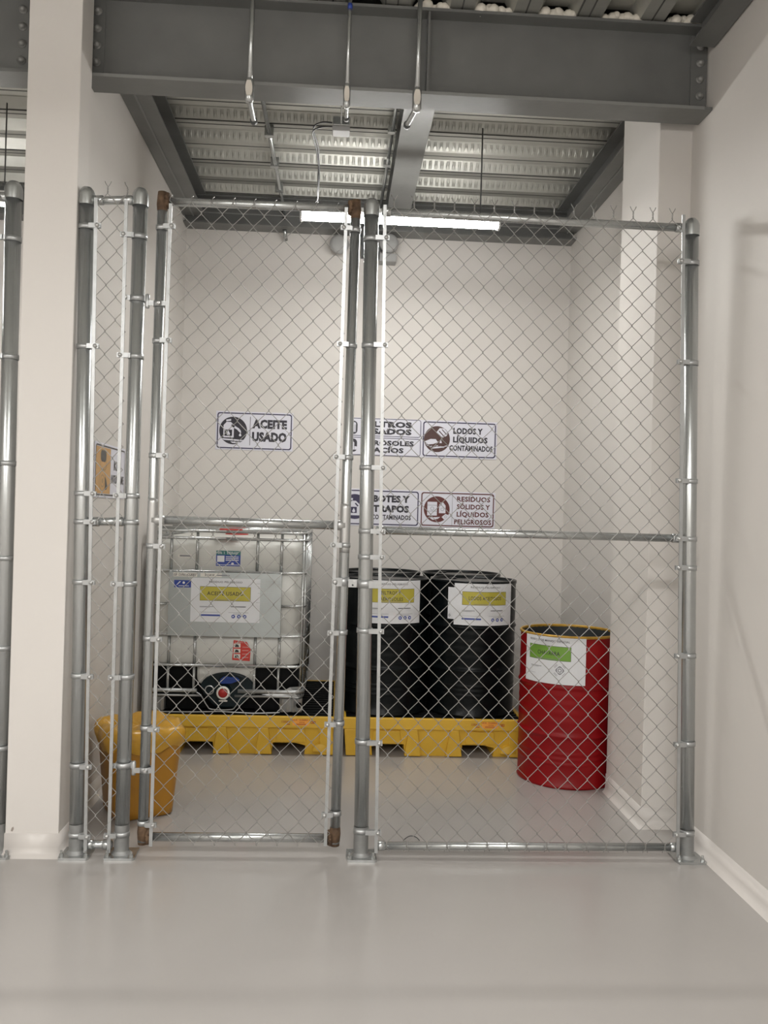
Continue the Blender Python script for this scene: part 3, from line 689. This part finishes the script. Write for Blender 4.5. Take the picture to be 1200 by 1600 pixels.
sign(.948, 1.598, .60, .285, 'white sign with maroon print reading RESIDUOS SÓLIDOS Y LÍQUIDOS PELIGROSOS', b_resid)
# spill kit sign on the left wall, facing into the bay
t = thing('wall_sign', 'half ochre, half white sign on the left wall reading KIT ANTIDERRAME', 'sign', (XL, 4.75, 1.735), PI/2)
pr = Print(lambda u, v, l: (u, -.0045-l, v)); w_, h_ = .62, .285
G().box((-w_/2, -.0042, -h_/2), (w_/2, -.0005, h_/2)).obj('sign_board', 'white', t)
g = G(); pr.ring(g, pr.rrect(-.30, -.132, .30, .132, .02), pr.rrect(-.293, -.124, .293, .124, .016), .0004, 'signdark'); g.obj('border', None, t)
g = G(); pr.grid(g, -.290, -.121, -.016, .121, .0005, 'ochre'); pr.grid(g, -.016, -.121, -.010, .121, .0006, 'ochre_d'); g.obj('colour_field', None, t)
g = G(); pr.poly(g, pr.rrect(-.205, .045, -.10, .105, .025), .0008, 'signdark')
pr.ring(g, pr.rrect(-.215, -.0, -.09, .11, .03), pr.rrect(-.208, .008, -.097, .103, .026), .0007, 'ochre_d')
for i, (u, v) in enumerate(((-.17, -.02), (-.14, -.028), (-.12, -.022), (-.15, -.012))): pr.disc(g, u, v, .012, .0008, 'ochre_d', 8)
for r_, m_ in ((.075, 'ochre_d'), (.066, 'ochre'), (.045, 'ochre_d'), (.036, 'ochre'), (.018, 'ochre_d')): pr.disc(g, -.165, -.075+.02, r_*.9, .0008+(.08-r_)*.004, m_, 24, r_*.75)
pr.poly(g, [(-.12, -.03), (-.095, -.045), (-.07, -.08), (-.085, -.10), (-.115, -.10)], .0012, 'signdark'); g.obj('pictogram', None, t)
g = G(); pr.text(g, 'KIT', .06, .01, .14, .05, .0006, 'signdark', .035); pr.text(g, 'ANTIDERRAME', .0, -.062, .275, .046, .0006, 'signdark', .03); g.obj('lettering', None, t)

# ------------------------------------------------------------------ spill pallets
def pallet(x0, x1, label):
    y0, y1, H = 5.49, 6.70, .25
    xc = (x0+x1)/2; w2 = (x1-x0)/2
    t = thing('spill_pallet', label, 'pallet', (xc, y0, 0), 0, 'yellow spill pallets along the back wall')
    D = y1-y0
    zc = .178
    # lower body with fork openings; tapers inward below the rim
    def taper(x, y, z):
        k = (zc-z)/zc*.03; sx = 1-(k/w2); yy = y + (k if y < D/2 else -k); return (x*sx, yy, z)
    op = [(-.425, -.205), (.195, .40)] if False else [(-.41, -.195), (.195, .41)]
    poly = [(-w2+.02, .0), (op[0][0]-.0, 0), (op[0][0], .058), (op[0][0]+.07, .075), (op[0][1]-.0, .075), (op[0][1], .06), (op[0][1]+.005, 0),
            (op[1][0]-.005, 0), (op[1][0], .06), (op[1][0], .075), (op[1][1]-.07, .075), (op[1][1], .058), (op[1][1], 0), (w2-.02, .0), (w2-.02, zc), (-w2+.02, zc)]
    G().prism(poly, .02, D-.02, None, taper).obj('sump_body', 'yellow', t, bevel=.004)
    # raised ribs on the front, narrow at the top
    for a, b in ((-w2+.015, -.45), (-.36, -.27), (-.20, -.085), (.085, .20), (.27, .36), (.45, w2-.015)) if False else ((-w2+.012, -.475), (-.19, -.075), (.075, .19), (.475, w2-.012)):
        q = [(a+.03, zc), (b-.03, zc), (b-.004, .004), (a+.004, .004)] if abs(a) < .4 else [(a+.006, zc), (b-.02, zc), (b, .004), (a+.02, .004)]
        vs = [(x, .004 if z > .1 else .022, z) for x, z in q]+[(x, .06, z) for x, z in q]
        G().add(vs, [(0,1,2,3),(4,7,6,5),(0,4,5,1),(1,5,6,2),(2,6,7,3),(3,7,4,0)]).obj('front_rib', 'yellow', t, bevel=.005)
    for a in (-.303, .303):                    # recessed panel above each fork opening
        q = [(a-.085, zc-.012), (a+.085, zc-.012), (a+.095, .082), (a-.095, .082)]
        vs = [(x, .012 if z > .1 else .026, z) for x, z in q]+[(x, .06, z) for x, z in q]
        G().add(vs, [(0,1,2,3),(4,7,6,5),(0,4,5,1),(1,5,6,2),(2,6,7,3),(3,7,4,0)]).obj('front_rib', 'yellow', t, bevel=.003)
    # arch shaped toe on the right corner
    G().lathe([(.0, 0), (.045, 0), (.052, .006), (.052, .03)], (w2-.105, -.004+.018, .028), 16, None, 'y', True, PI/2*1, PI/2*3).obj('corner_toe', 'yellow', t)
    # rim
    g = G()
    r_ = .028
    for a, b in (((-w2, 0, zc), (w2, r_, H)), ((-w2, D-r_, zc), (w2, D, H)), ((-w2, r_, zc), (-w2+r_, D-r_, H)), ((w2-r_, r_, zc), (w2, D-r_, H))): g.box(a, b)
    g.obj('rim', 'yellow', t, bevel=.005)
    # black grating: frame plus separate slats
    n = 17
    for i in range(n):
        y = .04+i*(D-.08)/(n-1)
        G().box((-w2+.03, y-.016, H-.03), (w2-.03, y+.016, H-.002)).obj('grating_slat', 'blackp', t)
    g = G().box((-w2+.03, .03, H-.06), (w2-.03, D-.03, H-.03)); g.obj('grating_tray', 'blackp', t)
    # warning sticker on the rim
    pr = Print(lambda u, v, l: (u, -.0006-l, v)); g = G(); u0 = w2-.285 if True else 0
    pr.grid(g, u0, .195, u0+.105, .236, 0, 'orange')
    pr.marks(g, u0-.002, .226, .115, .008, .0003, 'redink', 3); pr.marks(g, u0+.035, .211, .045, .008, .0003, 'redink', 4)
    for i in range(2): pr.grid(g, u0+.02, .199+i*.005, u0+.085, .2015+i*.005, .0003, 'redink')
    pr.marks(g, u0-.068, .212, .058, .012, .0003, 'redink', 5); pr.grid(g, u0-.04, .200, u0-.015, .205, .0003, 'redink')
    pr.ring(g, [(u0+.115, .208), (u0+.145, .208), (u0+.145, .224), (u0+.115, .224)], [(u0+.119, .211), (u0+.141, .211), (u0+.141, .221), (u0+.119, .221)], .0003, 'redink')
    pr.disc(g, u0+.13, .216, .005, .0003, 'redink', 8); g.obj('warning_sticker', None, t)
    return t
pallet(-1.155, .040, 'yellow spill pallet with black grating under the white tank')
pallet(.066, 1.248, 'yellow spill pallet with black grating under the black drums')

# ------------------------------------------------------------------ drums
def drum_label(t, R, a0, a1, z0, z1, head, lines, fill, sub=True, symbol='ppe', rag=False):
    """sheet of paper bent round the drum; angles in degrees from the front, u in metres of arc"""
    ua, ub = math.radians(a0)*R, math.radians(a1)*R; W_, H_ = ub-ua, z1-z0
    fn = lambda u, v, l: ((R+.0015+l)*math.sin((ua+u)/R), -(R+.0015+l)*math.cos((ua+u)/R), z0+v)
    pr = Print(fn); g = G(); n = 20; vs = []
    for l in (-.0008, 0):
        for i in range(n+1): vs += [fn(W_*i/n, 0, l), fn(W_*i/n, H_, l)]
    o = 2*(n+1); fs = [(o+2*i, o+2*i+2, o+2*i+3, o+2*i+1) for i in range(n)]+[(2*i, 2*i+1, 2*i+3, 2*i+2) for i in range(n)]
    fs += [(2*i, 2*i+2, o+2*i+2, o+2*i) for i in range(n)]+[(2*i+1, o+2*i+1, o+2*i+3, 2*i+3) for i in range(n)]+[(0, o, o+1, 1), (2*n, 2*n+1, o+2*n+1, o+2*n)]
    g.add(vs, fs); lab = g.obj('paper_label', 'paper', t)
    lab['label'] = 'white paper label reading '+head+' '+' '.join(lines)
    layout(pr, W_, H_, head, lines, fill, symbol, lab)
    return lab
def layout(pr, W_, H_, head, lines, fill, symbol, parent):
    g = G()
    pr.text(g, head, W_*.26, H_*.895, W_*.48, H_*.042, .0006, 'ink', .01) if fill != 'glabel' else pr.text(g, head, W_*.10, H_*.895, W_*.66, H_*.042, .0006, 'ink', .01)
    bx0, bx1 = (W_*.13, W_*.865) if fill != 'glabel' else (W_*.09, W_*.78)
    by0, by1 = (H_*.485, H_*.81) if fill != 'glabel' else (H_*.50, H_*.81)
    pr.grid(g, bx0, by0, bx1, by1, .0004, 'ink', 12); pr.grid(g, bx0+.002, by0+.002, bx1-.002, by1-.002, .0007, fill, 12)
    if len(lines) == 1:
        ww = (bx1-bx0)*(.72 if fill != 'glabel' else .52); pr.text(g, lines[0], (bx0+bx1)/2-ww/2, H_*.61, ww, H_*.085, .001, 'ink', .015)
    else:
        pr.text(g, lines[0], bx0+(bx1-bx0)*.25, H_*.675, (bx1-bx0)*.42, H_*.08, .001, 'ink', .012); pr.text(g, lines[1], bx0+(bx1-bx0)*.22, H_*.53, (bx1-bx0)*.50, H_*.08, .001, 'ink', .012)
    pr.grid(g, bx0+(bx1-bx0)*.25, by0+.006, bx0+(bx1-bx0)*.70, by0+.0085, .001, 'inkgrey', 6)
    pr.grid(g, W_*.13, H_*.345, W_*.33, H_*.355, .0006, 'ink', 4); pr.grid(g, W_*.13, H_*.325, W_*.28, H_*.331, .0006, 'inkgrey', 4)
    if symbol == 'ppe':
        pr.grid(g, W_*.58, H_*.35, W_*.80, H_*.366, .0006, 'ink', 4)
        pr.grid(g, W_*.13, H_*.22, W_*.43, H_*.227, .0006, 'inkgrey', 4); pr.grid(g, W_*.13, H_*.135, W_*.43, H_*.172, .0006, 'blue', 4)
        pr.grid(g, W_*.55, H_*.22, W_*.84, H_*.227, .0006, 'inkgrey', 4); pr.grid(g, W_*.62, H_*.188, W_*.78, H_*.196, .0006, 'inkgrey', 4)
        for i in range(3):
            u = W_*(.62+.083*i); pr.disc(g, u, H_*.135, H_*.042, .0006, 'blue', 14); pr.disc(g, u+.001*(i-1), H_*.135, H_*.018, .0009, 'paper', 8)
    else:
        u, v = W_*.62, H_*.30; R2 = H_*.085
        for q in (0, 1, 2, 3):
            a = q*PI/2+PI/4; c_, s_ = math.cos(a), math.sin(a)
            for k, rr_ in enumerate((1.35, 1.62)):
                b = [(-R2*.55, -.0015), (R2*.55, -.0015), (R2*.55, .0015), (-R2*.55, .0015)]
                pr.poly(g, [(u+c_*R2*rr_-s_*x, v+s_*R2*rr_+c_*x+0*y if False else v+s_*R2*rr_+c_*x+y) for x, y in b], .0006, 'inkgrey')
        ou = [(u+R2*(1+.12*math.cos(k*PI/2))*math.cos(k*2*PI/16), v+R2*(1+.12*math.cos(k*PI/2))*math.sin(k*2*PI/16)) for k in range(16)]
        inn = [(u+R2*.72*math.cos(k*2*PI/16), v+R2*.72*math.sin(k*2*PI/16)) for k in range(16)]
        pr.ring(g, ou, inn, .0006, 'inkgrey')
        pr.ring(g, [(u+R2*.52*math.cos(k*2*PI/12), v+R2*.52*math.sin(k*2*PI/12)) for k in range(12)], [(u+R2*.3*math.cos(k*2*PI/12), v+R2*.3*math.sin(k*2*PI/12)) for k in range(12)], .0006, 'inkgrey')
        pr.grid(g, W_*.10, H_*.19, W_*.22, H_*.195, .0006, 'inkgrey', 3)
    g.obj('lettering', None, parent)
def drum(x, y, z, mat_, label, lid=True, rim=None, seed=0, group=None):
    t = thing('steel_drum', label, 'drum', (x, y, z), 0, group); R, H = .2865, .88
    prof = [(0, .012), (R-.012, .012), (R-.006, .0), (R+.004, .002), (R+.005, .014), (R, .02)]
    def ribs(z0, k, amp, pitch): return [(R+amp*(.5-.5*math.cos(2*PI*i/8)), z0+pitch*i/8) for i in range(8*k+1)]
    prof += [(R, .10)]+ribs(.125, 3, .0025, .03)+[(R, .27)]+[(R, .285), (R+.005, .292), (R+.009, .300), (R+.005, .308), (R, .315)]
    prof += [(R, .33)]+ribs(.36, 4, .0018, .05)+[(R, .565), (R+.005, .572), (R+.009, .580), (R+.005, .588), (R, .595)]
    prof += [(R, .62), (R+.001, .70), (R, H-.03)]
    prof += [(R, H-.014)]
    G().lathe(prof, n=56).obj('drum_body', mat_, t)
    rm = rim or mat_
    if lid:
        G().lathe([(R, H-.022), (R+.0045, H-.020), (R+.005, H-.008), (R+.003, H), (R-.004, H), (R-.008, H-.004), (R-.010, H-.018), (R-.03, H-.016), (.12, H-.013), (0, H-.012)], n=56).obj('lid', rm, t)
        G().lathe([(.0, .006), (.022, .006), (.028, .002), (.028, -.002)], (-.12, .14, H-.012), 16).obj('bung', mat_, t)
    else:
        G().lathe([(R, H-.016), (R+.006, H-.014), (R+.007, H-.006), (R+.003, H), (R-.003, H), (R-.006, H-.005), (R-.004, H-.016)], n=56).obj('rim', rm, t)
        G().lathe([(R-.004, H-.012), (R-.005, .03), (R-.02, .022), (0, .02)], n=48).obj('drum_inside', 'drumin', t)
    return t
DG = 'black drums on the right spill pallet'
d1 = drum(.932, 5.81, .25, 'drum', 'black drum labelled LODOS ACEITOSOS, front right on the pallet', group=DG)
drum_label(d1, .2925, -33, 48.5, .598, .866, 'RESIDUO PELIGROSO', ['LODOS ACEITOSOS'], 'ylabel')
pr = Print(lambda u, v, l: ((.2925+.0012+l)*math.sin(math.radians(-42)+u/.29), -(.2925+.0012+l)*math.cos(math.radians(-42)+u/.29), .632+v))
g = G(); pr.grid(g, 0, 0, .065, .205, 0, 'paper', 6); pr.ring(g, [(.006, .022), (.014, .012), (.022, .022), (.014, .034)], [(.009, .022), (.014, .016), (.019, .022), (.014, .030)], .0006, 'ink'); g.obj('paper_label', None, d1)['label'] = 'older white label peeping out beside the new one'
d2 = drum(.336, 5.81, .25, 'drum', 'black drum labelled FILTROS Y AEROSOLES, front left behind the central post', group=DG)
drum_label(d2, .2925, -33, 47.5, .598, .874, 'RESIDUO PELIGROSO', ['FILTROS Y', 'AEROSOLES'], 'ylabel')
drum(.338, 6.406, .25, 'drum', 'black drum behind the FILTROS Y AEROSOLES drum, only its lid edge showing', group=DG)
drum(.936, 6.406, .25, 'drum', 'black drum behind the LODOS ACEITOSOS drum, only its lid edge showing', group=DG)
d5 = drum(1.42, 5.16, 0, 'red', 'red open-topped drum labelled CHATARRA beside the right column', False, 'goldrim')
drum_label(d5, .2925, -71, 4.2, .600, .868, 'RESIDUO DE MANEJO ESPECIAL', ['CHATARRA'], 'glabel', symbol='bio')

# ------------------------------------------------------------------ tank in its cage
t = thing('tote_tank', 'white plastic tote tank in a steel tube cage, labelled ACEITE USADO', 'tank', (-.70, 5.55, .25))
X0, X1, D = -.49, .51, 1.14                    # cage extents in local coordinates
def rbox(g, x0, x1, y0, y1, zs, r, k=5):
    """rounded box: rings of rounded rectangles with (z, inset) pairs"""
    rings = []
    for z, ins in zs:
        a0, a1, b0, b1 = x0+ins, x1-ins, y0+ins, y1-ins; rr = max(r-ins*.3, .01); p = []
        for cx, cy, q in ((a1-rr, b1-rr, 0), (a0+rr, b1-rr, 1), (a0+rr, b0+rr, 2), (a1-rr, b0+rr, 3)):
            for i in range(k+1):
                an = (q+i/k)*PI/2; p.append((cx+rr*math.cos(an), cy+rr*math.sin(an), z))
        rings.append(p)
    n = len(rings[0]); vs = [v for r_ in rings for v in r_]
    fs = [(i*n+j, i*n+(j+1) % n, (i+1)*n+(j+1) % n, (i+1)*n+j) for i in range(len(rings)-1) for j in range(n)]
    g.add(vs, fs, None, True); o = len(g.v)-len(vs)
    g.f += [tuple(range(o, o+n)), tuple(range(o+(len(rings)-1)*n, o+len(rings)*n))]; g.mi += [0, 0]; g.sm += [False, False]
    return g
zt = 1.125
rbox(G(), X0+.022, X1-.022, .022, D-.022, [(.305, .012), (.32, .0), (.50, 0), (.505, .006), (.515, .006), (.52, 0), (.70, 0), (.90, 0), (.905, .005), (.915, .005), (.92, 0), (1.06, 0), (1.09, .012), (1.115, .05), (zt, .11)], .085).obj('bottle', 'hdpe', t)
# sloping sump part of the bottle in the middle of the base
g = G(); q = [(-.17, .305), (.20, .305), (.20, .20), (.13, .14), (-.10, .14), (-.17, .20)]; g.prism(q, .035, .5).obj('bottle_sump', 'hdpe', t, bevel=.02)
G().box((X0+.03, .06, .012), (-.175, D-.06, .30)).obj('support_block', 'blackp', t); G().box((.205, .06, .012), (X1-.03, D-.06, .30)).obj('support_block', 'blackp', t)
G().box((X0+.1, .10, .012), (X1-.1, D-.1, .145)).obj('bottom_pan', 'blackp', t)
# cage tubes
def hoop(z, r=.009, gap=None):
    rr = .06; pts = []
    for cx, cy, q in ((X1-rr, rr, 3), (X1-rr, D-rr, 0), (X0+rr, D-rr, 1), (X0+rr, rr, 2)):
        for i in range(5):
            an = (q+i/4)*PI/2; pts.append((cx+rr*math.cos(an), cy+rr*math.sin(an), z))
    if gap: return [p for p in [(gap[1], 0, z)]+pts+[(gap[0], 0, z)]]
    return [(0, 0, z)]+pts+[(0, 0, z)]
for z, r_ in ((1.158, .010), (1.112, .010), (.902, .008), (.497, .008), (.303, .009)): G().tube(hoop(z, r_), r_, 8).obj('cage_hoop', 'galv', t)
G().tube(hoop(.690, .008, (-.352, .358)), .008, 8).obj('cage_hoop', 'galv', t)
G().tube(hoop(.143, .013, (-.16, .10)), .013, 8).obj('base_hoop', 'galv_l', t)
G().tube(hoop(.112, .008, (-.13, .08)), .008, 8).obj('base_hoop', 'galv_l', t)
vx = [(-.345, 0), (-.182, 0), (.200, 0), (.353, 0)]
for x, _ in vx:
    G().tube([(x, .012, 1.158), (x-.002, .012, .905)], .0095, 8).obj('cage_upright', 'galv', t)
    G().tube([(x, .012, .50), (x, .012, .30)], .0095, 8).obj('cage_upright', 'galv', t); G().tube([(x, .008, .30), (x, .008, .125)], .0095, 8).obj('cage_upright', 'galv', t)
for x in (-.345, .353): G().tube([(x, -.004, .905), (x, -.004, .50)], .007, 8).obj('cage_upright', 'galv', t)
for x, y0 in ((X0+.018, .018), (X1-.018, .018), (X1-.004, .075), (X1, .16), (X1, .42), (X1, .70), (X1, .98), (X0, .3), (X0, .6), (X0, .9)):
    G().tube([(x, y0, 1.158), (x, y0, .115)], .009, 8).obj('cage_upright', 'galv', t)
for x in (-.3, 0, .3): G().tube([(x, D, 1.15), (x, D, .12)], .009, 8).obj('cage_upright', 'galv', t)
for yy in (.35, .8): G().tube([(X0, yy, 1.166), (X1, yy, 1.166)], .011, 8).obj('top_bar', 'galv', t)
g = G().lathe([(0, .05), (.06, .05), (.075, .04), (.08, .0)], (0, .57, zt), 24); g.obj('filler_cap', 'capred', t)['label'] = 'red screw cap on top'
G().box((-.045, .0, 1.166), (.095, .06, 1.176)).obj('red_tag', 'redst', t)['label'] = 'red strip on the top frame'
# feet, floor rail
for x0, x1 in ((X0-.0, X0+.125), (.365, X1-.002)):
    g = G(); n = 8
    vs = []; k = 9
    for i in range(k):
        x = x0+(x1-x0)*i/(k-1); y = -.006 if i % 2 else .010
        vs += [(x, y, .015), (x, y, .098)]
    g.add(vs, [(2*i, 2*i+2, 2*i+3, 2*i+1) for i in range(k-1)]); g.box((x0, .012, .015), (x1, .10, .098)); g.obj('corner_foot', 'galv_l', t)
g = G().lathe([(0, -.001), (.018, -.001), (.018, .001)], (X1-.02, -.009, .062), 14, None, 'y'); g.obj('foot_hole', 'blackp', t)
g = G().add([(.25, .0, .125), (.365, .0, .135), (.43, -.004, .175), (X1-.015, 0, .18), (X1-.005, .03, .12), (X1-.02, -.004, .105), (.36, -.006, .108)], [(0, 1, 6), (1, 2, 5, 6), (2, 3, 4, 5)]); g.obj('corner_gusset', 'galv_l', t)
G().tube(smooth_path([(X0+.05, -.006, .006), (-.2, -.01, .008), (-.03, -.012, .014), (.02, -.012, .014), (.2, -.01, .006), (.37, -.006, .012)]), .005, 6).obj('floor_rail', 'galv_l', t)
# valve guard dipping round the outlet
G().tube(smooth_path([(-.16, -.004, .132), (-.13, -.01, .112), (-.09, -.012, .05), (-.06, -.012, .028), (.06, -.012, .028), (.09, -.012, .05), (.12, -.01, .10), (.16, -.004, .132)]), .004, 6).obj('valve_guard', 'galv_l', t)
G().prism([(.03+.17*math.cos(PI*k/14), .165+.095*math.sin(PI*k/14)) for k in range(15)]+[(-.115, .115), (-.06, .055), (-.03, .035), (.09, .035), (.12, .055), (.17, .115)], .008, .034).obj('outlet_recess', 'valve', t, bevel=.01)
v = G().lathe([(.042, -.045), (.046, -.03), (.048, .02), (.06, .03), (.06, .05)], (.012, -.0, .140), 20, None, 'y').obj('valve_body', 'valve', t)
G().lathe([(.030, -.052), (.039, -.054), (.042, -.048), (.042, -.03), (.036, -.03)], (.012, 0, .140), 20, None, 'y').obj('valve_ring', 'capwhite', t)
G().lathe([(0, -.050), (.028, -.050), (.031, -.044), (.031, -.03)], (.012, 0, .140), 20, None, 'y').obj('valve_cap', 'capred', t)['label'] = 'red outlet cap'
G().box((-.012, -.05, .086), (.04, -.042, .094)).obj('valve_spout', 'capwhite', t)
G().prism([(-.015, .20), (-.01, .222), (.01, .236), (.09, .230), (.11, .215), (.06, .195), (.0, .192)], -.03, .01).obj('valve_handle', 'valveblue', t, bevel=.004)
G().lathe([(.024, -.003), (.029, -.003), (.031, 0), (.029, .003), (.024, .003)], (-.078, -.014, .15), 20, None, 'y').obj('pull_ring', 'galv_l', t)
# label plate and stickers
G().box((-.352, -.018, .492), (.358, -.013, .898)).obj('label_plate', 'plate', t)
g = G()
for u0, v0, u1 in ((.19, .83, .345), (.21, .77, .30), (.20, .71, .29), (.21, .80, .335), (.25, .848, .33)): g.box((u0, -.0195, v0), (u1, -.018, v0+.003))
g.obj('embossed_lines', 'galv_l', t)
pr = Print(lambda u, v, l: (-.211+u, -.0195-l, .583+v)); g = G(); g.box((-.211, -.0193, .583), (.224, -.0182, .861)); lab = g.obj('paper_label', 'paper', t); lab['label'] = 'white paper label reading RESIDUO PELIGROSO ACEITE USADO'
layout(pr, .435, .278, 'RESIDUO PELIGROSO', ['ACEITE USADO'], 'ylabel', 'ppe', lab)
pr = Print(lambda u, v, l: (u, -.0186-l, v)); g = G()
pr.grid(g, -.325, .866, -.175, .892, 0, 'capwhite'); pr.marks(g, -.318, .872, .135, .015, .0004, 'ink', 6)
pr.grid(g, -.155, .868, -.02, .892, 0, 'capwhite'); pr.marks(g, -.14, .874, .078, .012, .0004, 'ink', 7); pr.grid(g, -.055, .876, .03, .883, .0003, 'inkgrey')
pr.grid(g, -.318, .798, -.212, .844, 0, 'blue'); pr.poly(g, [(-.305, .812), (-.285, .836), (-.275, .836), (-.30, .812)], .0004, 'paper'); pr.disc(g, -.258, .828, .008, .0004, 'paper', 10); pr.grid(g, -.29, .806, -.225, .810, .0004, 'paper')
g.obj('small_sticker', None, t)['label'] = 'row of small white and blue stickers above the paper'
pr = Print(lambda u, v, l: (u, .0205-l, v)); g = G()
pr.grid(g, -.065, .937, .09, 1.035, 0, 'blue'); pr.grid(g, -.065, 1.008, .09, 1.035, .0004, 'teal'); pr.marks(g, -.055, 1.014, .135, .016, .0007, 'paper', 8)
pr.grid(g, -.058, .963, -.012, 1.003, .0004, 'paper'); 
for i in range(3): pr.grid(g, -.004, .972+i*.011, .078, .977+i*.011, .0004, 'paper')
pr.disc(g, .04, .952, .009, .0004, 'paper', 10); pr.grid(g, -.06, .944, .085, .947, .0004, 'paper')
g.obj('blue_sticker', None, t)['label'] = 'blue and green printed sticker'
g = G(); pr.grid(g, -.305, .985, -.215, 1.005, 0, 'capwhite'); pr.grid(g, -.295, .991, -.225, 1.001, .0004, 'inkgrey'); g.obj('grey_sticker', None, t)['label'] = 'small grey worn sticker'
g = G(); pr.poly(g, [(.055, .338), (.168, .332), (.172, .41), (.145, .455), (.062, .465)], 0, 'redst'); pr.marks(g, .07, .447, .065, .008, .0004, 'capwhite', 9)
for i in range(3): pr.grid(g, .064, .350+i*.034, .106, .376+i*.034, .0004, 'capwhite'); pr.poly(g, [(.070, .353+i*.034), (.098, .353+i*.034), (.092, .368+i*.034), (.076, .372+i*.034)], .0007, 'ink')
for i in range(4): pr.grid(g, .118, .42-i*.022, .158, .422-i*.022, .0004, 'capwhite')
g.obj('red_sticker', None, t)['label'] = 'red warning sticker with three small pictures'

# ------------------------------------------------------------------ yellow bin with bag
t = thing('waste_bin', 'ochre plastic bin lined with a yellow bag, behind the hinge post', 'bin', (-.975, 4.475, 0), math.radians(28)); t.scale = (1, 1, .93)
g = G(); rbox(g, -.185, .185, -.185, .185, [(0, .055), (.012, .038), (.05, .035), (.40, .008), (.43, .004), (.435, .0)], .06, 6).obj('bin_body', 'bin', t)
g = G(); rings = []; k = 72
def ring(rad, z, wob, ph, zw=.0):
    p = []
    for i in range(k):
        a = 2*PI*i/k; c_, s_ = math.cos(a), math.sin(a)
        m_ = (abs(c_)**4+abs(s_)**4)**(-.25)*rad
        wv = 1+wob*math.sin(9*a+ph)+wob*.6*math.sin(17*a+2*ph); p.append((m_*c_*wv, m_*s_*wv, z+zw*math.sin(5*a+ph)+zw*.7*math.sin(11*a+ph*2)))
    return p
rr_ = [ring(.190, .372, .012, .2, .012), ring(.195, .388, .014, .6, .006), ring(.199, .405, .012, 1.0, .004), ring(.206, .425, .012, 1.3, .004), ring(.208, .45, .016, 1.7, .006), ring(.200, .475, .022, 2.0, .008),
       ring(.180, .492, .03, 2.4, .008), ring(.158, .49, .04, 2.9, .01), ring(.13, .478, .06, 3.4, .012), ring(.09, .47, .08, 4, .012), ring(.045, .472, .1, 4.5, .008), ring(.004, .47, 0, 5)]
g.add([p for r_ in rr_ for p in r_], [(i*k+j, i*k+(j+1) % k, (i+1)*k+(j+1) % k, (i+1)*k+j) for i in range(len(rr_)-1) for j in range(k)], None, True).obj('bag_liner', 'bag', t)
# bit of wire on the floor behind the wide panel
g = G().tube(smooth_path([(.357, 4.09, .003), (.375, 4.105, .012), (.395, 4.112, .017), (.42, 4.105, .013), (.435, 4.09, .003)]), .002, 6)
tag(g.obj('wire_offcut', 'cable'), 'small dark curved wire offcut on the floor behind the bottom rail', 'wire')
